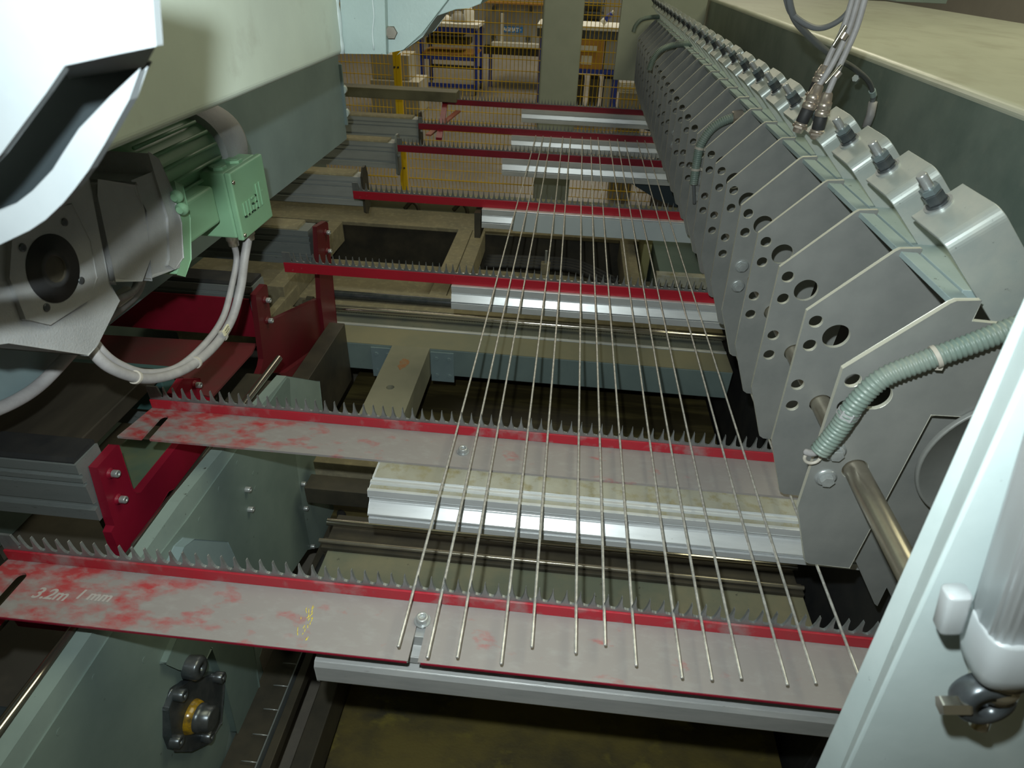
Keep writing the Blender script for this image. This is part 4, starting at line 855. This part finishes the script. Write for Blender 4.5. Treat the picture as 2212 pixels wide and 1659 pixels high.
for j in range(4):
    o = MB().tube(spline([Vector((-0.46, 3.62 + 0.045 * j, 0.38)), Vector((-0.1, 3.64 + 0.045 * j, 0.385)), Vector((0.12, 3.58 + 0.045 * j, 0.40)), Vector((0.355, 3.36 + 0.055 * j, 0.385))], 10), 0.016, 10).build('floor_hose', RUBBER)
    tag(o, 'black hose lying in the open frame bay, %s' % ['front one', 'second from the front', 'third from the front', 'rear one'][j], 'hose', 'black hoses in the frame bay')
t = thing('sensor_block', 'small dusty block with an upright pin in the open bay', 'sensor', (-0.1, 3.3, 0.361))
q = P(1178, 578, 2, 0.40)
MB().box(q.x - 0.028, q.x + 0.028, q.y - 0.02, q.y + 0.03, 0.361, 0.43).build('block', SAND, t, bevel=0.002)
MB().cyl((q.x, q.y, 0.43), (q.x, q.y, 0.51), 0.008, 12).build('pin', BOLT, t)
o = MB().box(-2.2, 0.8, 4.25, 4.35, 0.30, 0.58).build('rear_channel', mat('olive_channel', (0.24, 0.24, 0.17), 0.7, c2=(0.30, 0.28, 0.18), scale=4), bevel=0.003); tag(o, 'olive dusty channel behind the fourth red rail', 'channel')
for j, px in enumerate(((890, 452), (995, 455), (640, 448))):
    q = P(px[0], px[1], 1, 4.2); o = MB().tube(spline([q + Vector((-0.05, 0, 0)), q + Vector((0.0, 0, 0.05)), q + Vector((0.04, 0, 0.02)), q + Vector((0.05, 0, -0.05))], 8), 0.014, 8).build('cable_hook', DARK)
    tag(o, ['bent dark cable hook left of the centre on the olive channel', 'bent dark cable hook near the silver beam end', 'bent dark hook half hidden by the fourth feed beam'][j], 'hook')
# sensor bar in front of third rail at right, grey boxes
o = MB().box(0.40, 0.90, 2.42, 2.46, 0.88, 0.93).build('stop_bar', ALUDUST, bevel=0.002); tag(o, 'pale stop bar just behind the third red rail at right', 'bar')
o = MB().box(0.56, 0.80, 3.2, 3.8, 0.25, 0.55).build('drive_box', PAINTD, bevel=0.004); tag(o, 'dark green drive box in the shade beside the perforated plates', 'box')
o = MB().box(0.49, 0.54, 3.62, 3.86, 0.05, 0.70).build('frame_upright', mat('olive_paint', (0.30, 0.29, 0.14), 0.6), bevel=0.003); tag(o, 'yellowish frame upright right of the open bays', 'upright')

# left background: dusty bits below rail 3, left of post
zz = 0.36
o = MB().box(-1.9, -1.05, 2.62, 2.95, 0.30, 0.36).build('dusty_bracket_bar', SAND, bevel=0.003); tag(o, 'sand coloured ledge behind the black rubber pad at left', 'ledge')
t = thing('chain_guide', 'greasy chain guide between sandy ledges at left', 'guide', (-1.3, 2.75, 0.36))
mb = MB()
for k in range(9): mb.lathe((-1.38 + 0.004 * k, 2.62 + 0.045 * k, 0.39), (1, 0, 0), [(0, 0.022), (0.035, 0.022)], 10)
mb.build('chain', DARK, t)
MB().box(-1.46, -1.42, 2.58, 3.05, 0.361, 0.44).build('side_bar', SAND, t, bevel=0.002)

# dark conveyor decks at far left
o = MB().box(-2.28, -1.13, 1.095, 1.42, 0.93, 0.975).build('dark_deck', mat('brown_black_deck', (0.04, 0.035, 0.028), 0.45, c2=(0.07, 0.06, 0.045), scale=4, stretch=(3, 0.6, 1)), bevel=0.003); tag(o, 'dark worn deck behind the nearest grooved beam at left', 'deck')
o = MB().box(-2.28, -1.14, 1.44, 1.50, 0.80, 0.93).build('teal_bar', mat('teal_paint', (0.05, 0.12, 0.115), 0.5, c2=(0.07, 0.14, 0.14), scale=5), bevel=0.003); tag(o, 'dark teal bar behind the worn deck at left', 'bar')
for j in range(3):
    o = MB().box(-2.28, -1.14, 1.53 + 0.085 * j, 1.595 + 0.085 * j, 0.66 + 0.02 * j, 0.775).build('slat_bar', ALUD if j != 1 else DARK, bevel=0.003)
    tag(o, ['dull slat bar right behind the dark teal bar', 'blackened slat bar, middle one of three below the cable loop', 'dull slat bar nearest to the dirty red ledge'][j], 'bar')
o = MB().box(-1.30, -1.14, 1.20, 1.42, -0.2, 0.70).build('green_pad', mat('worn_green', (0.10, 0.15, 0.11), 0.5, c2=(0.16, 0.18, 0.10), scale=8), bevel=0.003); tag(o, 'worn green pad seen through the notch of the red bracket', 'pad')
for j in range(4):
    o = MB().box(-1.75 + 0.13 * j, -1.66 + 0.13 * j, 0.45, 0.99, 0.60, 0.66).build('floor_slat', DARK, bevel=0.003)
    tag(o, 'dark lengthwise slat at the left edge, %s from the left' % ['first', 'second', 'third', 'fourth'][j], 'slat')
o = MB().box(-1.24, -1.08, 0.82, 0.99, 0.60, 0.655).build('red_floor_plate', REDDK, bevel=0.003); tag(o, 'dark red floor plate below the nearest grooved beam', 'plate')
o = MB().box(-1.60, -0.95, 0.05, 0.66, 0.30, 0.55).build('drive_housing', mat('dark_housing', (0.05, 0.065, 0.075), 0.5, c2=(0.035, 0.045, 0.05), scale=6), bevel=0.006); tag(o, 'dark blue grey drive housing in the lower left corner', 'housing')
red_bracket('red bracket foot peeping out below the nearest rail at far left', [(-60, 1310), (22, 1325), (20, 1330), (-10, 1362), (-60, 1380)], -1.06, 0.02, [], REDMID)

# ------------------------------------------------------------------ background: dark beam at left, fence, column
o = MB().box(-2.9, -0.92, 5.36, 5.52, 0.975, 1.05).build('dusty_girder', mat('girder', (0.10, 0.095, 0.06), 0.6, c2=(0.19, 0.18, 0.11), scale=3), bevel=0.004); tag(o, 'dusty dark girder running left from the farthest red rail', 'girder')
t = thing('red_strut', 'dark red upright strut joining the two farthest rails at left', 'strut', (-1.0, 5.0, 0.95))
mb = MB(); a = P(962, 222, 1, 5.44); b = P(948, 300, 1, 4.3); d = (b - a).normalized(); e = d.cross(Vector((1, 0, 0))).normalized() * 0.008
mb.add([p + Vector((s, 0, 0)) + f for p in (a, b) for f in (-e, e) for s in (-0.02, 0.02)], [(0, 1, 3, 2), (4, 6, 7, 5), (0, 4, 5, 1), (2, 3, 7, 6), (0, 2, 6, 4), (1, 5, 7, 3)]); mb.build('upright', REDDK, t)
mb = MB(); a = P(990, 240, 1, 5.40); b = P(925, 292, 1, 4.65); d = (b - a).normalized(); e = d.cross(Vector((0, 0, 1))).normalized() * 0.02
mb.add([p + Vector((0, 0, s)) + f for p in (a, b) for f in (-e, e) for s in (-0.006, 0.006)], [(0, 1, 3, 2), (4, 6, 7, 5), (0, 4, 5, 1), (2, 3, 7, 6), (0, 2, 6, 4), (1, 5, 7, 3)]); mb.build('diagonal_brace', mat('faded_red', (0.40, 0.13, 0.09), 0.6), t, label='faded pinkish brace')

YFN = 6.5
def fence(label, x0, x1):
    t = thing('mesh_fence', label, 'fence', (x0, YFN, FLOORZ), 'yellow safety fence')
    mb = MB(); zr = []
    z = -0.08; zlist = []
    while z < 3.0: zlist.append(z); z += 0.0955
    bends = [0.02, 0.80, 1.62, 2.4]
    def yo(z):
        for b_ in bends:
            if abs(z - b_) < 0.055: return -0.03 * (1 - abs(z - b_) / 0.055)
        return 0.0
    zs_ = sorted(set([-0.08, 3.0] + [b_ + k for b_ in bends for k in (-0.055, 0, 0.055)]))
    zs_ = [z for z in zs_ if z >= -0.08]
    x = x0
    while x <= x1 + 1e-6:
        mb.tube([(x, YFN + yo(z), z) for z in zs_], 0.0030, 4, smooth=False); x += 0.0375
    for z in zlist: mb.tube([(x0, YFN - 0.003 + yo(z), z), (x1, YFN - 0.003 + yo(z), z)], 0.0034, 4, smooth=False)
    for b_ in bends: mb.tube([(x0, YFN - 0.03, b_), (x1, YFN - 0.03, b_)], 0.0034, 4, smooth=False)
    mb.build('wire_mesh', YELLOW, t)
    return t
fence('yellow welded mesh fence panel left of the yellow post', -3.6, -1.735)
fence('yellow welded mesh fence panel between the yellow post and the right machine', -1.615, 1.1)
t = thing('fence_post', 'yellow square fence post with dark bolts', 'post', (-1.675, YFN, FLOORZ))
MB().box(-1.703, -1.6785, YFN - 0.05, YFN - 0.01, FLOORZ, 3.0).build('post_half', YELLOW, t, bevel=0.002)
MB().box(-1.6765, -1.632, YFN - 0.05, YFN - 0.01, FLOORZ, 3.0).build('post_half', YELLOW, t, bevel=0.002)
for z in (0.12, 1.05, 1.9):
    for x in (-1.690, -1.655): MB().lathe((x, YFN - 0.05, z), (0, -1, 0), [(0, 0.010), (0.006, 0.009)], 12).build('post_bolt', BLACKSTEEL, t)
o = MB().box(-0.305, 0.035, 6.05, 6.38, FLOORZ, 4.0).build('steel_column', COLUMN, bevel=0.02, seg=4)
tag(o, 'broad grey green painted column in front of the yellow fence', 'column')
o = MB().box(0.33, 1.0, 5.95, 6.02, 1.115, 3.2).build('steel_partition', COLUMN, bevel=0.003); tag(o, 'flat grey steel partition left of the farthest perforated plates', 'panel')
# white perforated tray
t = thing('plastic_crate', 'small white perforated crate beside the farthest plates', 'crate', (0.5, 6.8, 0.9))
x0_, z1_ = P2(1338, 178, 1, 6.9); x1_, z0_ = P2(1375, 200, 1, 6.9)
mb = MB()
for k in range(9): xx = x0_ + (x1_ - x0_ + 0.1) * k / 8; mb.box(xx, xx + 0.007, 6.88, 6.90, z0_, z1_)
for k in range(6): zz_ = z0_ + (z1_ - z0_) * k / 5; mb.box(x0_, x1_ + 0.1, 6.875, 6.90, zz_ - 0.004, zz_ + 0.004)
mb.build('lattice', WHITE, t); MB().box(x0_, x1_ + 0.1, 6.95, 7.15, z0_ - 0.01, z1_).build('crate_back', MACHG, t)
MB().box(x0_ + 0.02, x1_ + 0.08, 6.9, 7.1, FLOORZ, z0_ - 0.012).build('stand', MACHG, t)
# flared sheet (dark curved deck) seen under the far beams at right
t = thing('dark_guide_sheet', 'dark blue curved guide sheet under the farthest silver beam', 'sheet', (0.5, 5.3, 0.7))
MB().prism([P2(x, y, 1, 5.50) for x, y in [(1330, 268), (1368, 272), (1420, 290), (1412, 268), (1390, 262)]], 1, 5.505, 5.52).build('sheet', PANEL if 0 else mat('dark_blue_sheet', (0.04, 0.06, 0.075), 0.5), t)
t = thing('dark_guide_sheet', 'dark blue curved guide sheet under the fifth silver beam', 'sheet', (0.5, 3.9, 0.7))
MB().prism([P2(x, y, 1, 4.06) for x, y in [(1330, 388), (1365, 398), (1420, 432), (1470, 452), (1470, 395)]], 1, 4.065, 4.08).build('sheet', _mats['dark_blue_sheet'], t)

# ------------------------------------------------------------------ far background furniture behind the fence
def fx(px, Y): return P(px, 120, 1, Y).x
def fz(py, Y, px=1050): return P(px, py, 1, Y).z
# blue wheeled workbench
Yw = 12.2
t = thing('workbench', 'blue framed wheeled workbench with shelves left of the sign', 'workbench', (fx(970, Yw), Yw, FLOORZ))
xl, xr = fx(911, Yw), fx(1027, Yw); zt1 = fz(58, Yw, 970); zs1 = fz(119, Yw, 970); 
zleg = FLOORZ + 0.10
for x in (xl, xr):
    for y in (Yw, Yw + 0.75): 
        lg = MB().box(x - 0.03, x + 0.03, y, y + 0.05, zleg, zt1 - 0.04).build('leg', BLUE, t)
        mb = MB(); mb.lathe((x - 0.02, y + 0.02, zleg - 0.05), (1, 0, 0), [(0, 0.05), (0.03, 0.05)], 16); mb.build('castor', RUBBER, t)
MB().box(xl - 0.05, xr + 0.05, Yw - 0.02, Yw + 0.82, zt1, zt1 + 0.05).build('table_top', WHITE, t)
MB().box(xl, xr, Yw, Yw + 0.05, zt1 - 0.09, zt1 - 0.01).build('top_rail', BLUE, t)
MB().box(xl, xr, Yw, Yw + 0.75, zs1, zs1 + 0.03).build('shelf', CARD, t)
MB().box(xl, xr, Yw, Yw + 0.04, zs1 - 0.08, zs1 - 0.005).build('shelf_rail', BLUE, t)
MB().box(xl, xr, Yw, Yw + 0.04, zleg + 0.02, zleg + 0.08).build('foot_rail', BLUE, t)
MB().box(xl, xr, Yw + 0.75, Yw + 0.79, zleg + 0.22, zleg + 0.28).build('foot_rail', BLACKSTEEL, t)
for j, (x0_, x1_, z0_, z1_, mm, lb) in enumerate(((920, 1000, 78, 70, DARK, 'dark flat case on the upper level under the bench top'), (918, 1010, 98, 86, DARK, 'flat dark case lower on the wheeled workbench'))):
    o = MB().box(fx(x0_, Yw), fx(x1_, Yw), Yw + 0.1, Yw + 0.6, fz(z0_, Yw, 970), fz(z1_, Yw, 970)).build('flat_case', mm, bevel=0.004); tag(o, lb, 'case')
rr = random.Random(11)
for j, (px, w, h) in enumerate(((935, 0.06, 0.14), (958, 0.10, 0.10), (985, 0.12, 0.16), (1008, 0.09, 0.26))):
    x = fx(px, Yw); o = MB().lathe((x, Yw + 0.3, zt1 + 0.05), (0, 0, 1), [(0, w), (h * 0.7, w), (h * 0.8, w * 0.6), (h, w * 0.5)], 12).build('bench_jar', WHITE if j % 2 else MACHG); tag(o, ['short grey jar at the left of the bench top', 'squat white pot on the bench top', 'wide grey tub in the middle of the bench top', 'tall white jug at the right of the bench top'][j], 'container')
# pale cabinet at left behind the post
Yb = 10.5
o = MB().box(fx(800, Yb), fx(882, Yb), Yb, Yb + 0.5, fz(172, Yb, 850), fz(118, Yb, 850)).build('pale_cabinet', CREAM, bevel=0.01); tag(o, 'low cream cabinet behind the fence left of the workbench', 'cabinet')
o = MB().box(fx(798, Yb), fx(905, Yb), Yb - 0.1, Yb + 0.6, FLOORZ, fz(172, Yb, 850) - 0.002).build('pallet', CREAM, bevel=0.01); tag(o, 'cream plinth under the low cabinet', 'plinth')
# grey machine with blue sign
Ym = 13.2
t = thing('grey_machine', 'grey machine housing behind the fence with a blue lettered sign', 'machine', (fx(1110, Ym), Ym, FLOORZ))
mx0, mx1 = fx(1046, Ym), fx(1230, Ym)
MB().box(mx0, mx1, Ym, Ym + 1.2, fz(100, Ym, 1110), fz(-20, Ym, 1110)).build('housing', MACHG, t, bevel=0.01)
MB().box(fx(1065, Ym), mx1, Ym - 0.25, Ym - 0.01, fz(98, Ym, 1110), fz(90, Ym, 1110) - 0.002).build('front_tray', WHITE, t)
MB().box(mx0, mx1, Ym - 0.1, Ym + 1.0, fz(118, Ym, 1110), fz(101, Ym, 1110)).build('underframe', DARK, t)
for px in (1056, 1215): MB().box(fx(px, Ym), fx(px + 6, Ym), Ym, Ym + 0.1, FLOORZ, fz(118, Ym, 1110)).build('leg', BLUE, t)
for px, py in ((1066, 18), (1142, 21), (1066, 80), (1139, 83)): MB().lathe((fx(px, Ym), Ym, fz(py, Ym, px)), (0, -1, 0), [(0, 0.045), (0.06, 0.04)], 10).build('knob', BLACKSTEEL, t)
MB().box(mx0 - 0.1, mx1, Ym - 0.15, Ym + 0.4, fz(8, Ym, 1110), fz(4, Ym, 1110)).build('top_edge', CARD, t)
sx0, sx1, sz0, sz1 = fx(1084, Ym), fx(1127, Ym), fz(70, Ym, 1105), fz(57, Ym, 1105)
sg = MB().box(sx0, sx1, Ym - 0.012, Ym - 0.001, sz0, sz1).build('sign', SIGN, t)
text_mb('AGMAT', (sz1 - sz0) * 0.86, (sx0 + 0.015, Ym - 0.0135, sz0 + (sz1 - sz0) * 0.20), (1, 0, 0), (0, 0, 1), 0.001, 0.004).build('sign_lettering', INK, sg)
mb = MB(); mb.tube([Vector((sx1 - 0.035 + 0.012 * math.cos(a), Ym - 0.0135, sz1 - 0.05 + 0.012 * math.sin(a))) for a in [2 * math.pi * k / 12 for k in range(13)]], 0.003, 5); mb.build('sign_mark', INK, sg)
o = MB().box(fx(1079, 12.9), fx(1085, 12.9), 13.0, 13.06, fz(90, Ym, 1110), fz(30, 12.9, 1082)).build('white_post', WHITE); tag(o, 'slim white upright just left of the blue sign', 'upright')
# second bench behind the column
Y2 = 10.6
t = thing('workbench', 'blue workbench partly hidden by the grey column', 'workbench', (fx(1250, Y2), Y2, FLOORZ))
bz = fz(66, Y2, 1290)
for px in (1163, 1330): MB().box(fx(px, Y2), fx(px, Y2) + 0.09, Y2, Y2 + 0.09, FLOORZ, bz - 0.05).build('leg', BLUE, t)
MB().box(fx(1158, Y2), fx(1400, Y2), Y2 - 0.03, Y2 + 0.8, bz, bz + 0.05).build('table_top', WHITE, t)
MB().box(fx(1158, Y2), fx(1400, Y2), Y2 - 0.02, Y2 + 0.03, bz - 0.11, bz - 0.002).build('front_rail', BLACKSTEEL, t)
lz = fz(150, Y2, 1290)
MB().box(fx(1163, Y2), fx(1400, Y2), Y2 - 0.02, Y2 + 0.7, lz - 0.06, lz).build('lower_shelf', BLUE, t)
t = thing('cardboard_box', 'brown cardboard box with a white label on the lower bench shelf', 'box', (fx(1270, Y2), Y2, lz))
MB().box(fx(1240, Y2), fx(1303, Y2), Y2 - 0.01, Y2 + 0.4, lz + 0.001, fz(82, Y2, 1290)).build('carton', CARD, t)
MB().box(fx(1256, Y2), fx(1280, Y2), Y2 - 0.014, Y2 - 0.0105, fz(139, Y2, 1268), fz(120, Y2, 1268)).build('paper_label', WHITE, t, label='white paper label')
MB().box(fx(1245, Y2), fx(1288, Y2), Y2 - 0.06, Y2 - 0.02, fz(108, Y2, 1268), fz(98, Y2, 1268)).build('rolled_sheet', WHITE, t)
o = MB().box(fx(1306, Y2), fx(1345, Y2), Y2, Y2 + 0.4, lz + 0.001, fz(88, Y2, 1320)).build('grey_case', MACHG, bevel=0.01); tag(o, 'grey case standing right of the cardboard box', 'case')
for j, px in enumerate((1246, 1280, 1312)):
    o = MB().box(fx(px, Y2), fx(px + 22, Y2), Y2 + 0.05, Y2 + 0.5, FLOORZ, fz(172, Y2, px)).build('floor_bin', DARK if j != 2 else MACHG, bevel=0.01); tag(o, ['dark bin on the floor next to the column under the bench', 'dark bin on the floor in the middle under the bench', 'grey bin on the floor at the right under the bench'][j], 'bin')
t = thing('tool_rack', 'dark shelf rack at the top right of the column', 'rack', (fx(1270, 12), 12, FLOORZ))
for py in (45, 25, 5): MB().box(fx(1248, 12), fx(1295, 12), 12, 12.4, fz(py, 12, 1270) - 0.02, fz(py, 12, 1270)).build('shelf', BLACKSTEEL, t)
for px in (1250, 1293): MB().box(fx(px, 12), fx(px + 2, 12), 12, 12.04, FLOORZ, fz(-30, 12, 1270)).build('upright', BLACKSTEEL, t)
MB().box(fx(1250, 12), fx(1293, 12), 12.41, 12.44, fz(60, 12, 1270), fz(-30, 12, 1270)).build('back_sheet', MACHG, t)
t = thing('spray_bottle', 'blue and white spray bottle tilted on the right bench', 'bottle', (fx(1312, Y2), Y2 + 0.2, bz + 0.05))
a = P(1300, 58, 1, Y2 + 0.2); b = P(1326, 24, 1, Y2 + 0.2); a.z = max(a.z, bz + 0.08)
MB().tube([a.lerp(b, 0.25), a.lerp(b, 0.8)], 0.035, 10).build('bottle_body', BLUE, t); MB().tube([a, a.lerp(b, 0.27)], 0.045, 10).build('bottle_cap', WHITE, t); MB().tube([a.lerp(b, 0.8), b], 0.02, 10).build('nozzle', WHITE, t)

for o in COL.objects:
    if '_w' in o: del o['_w']
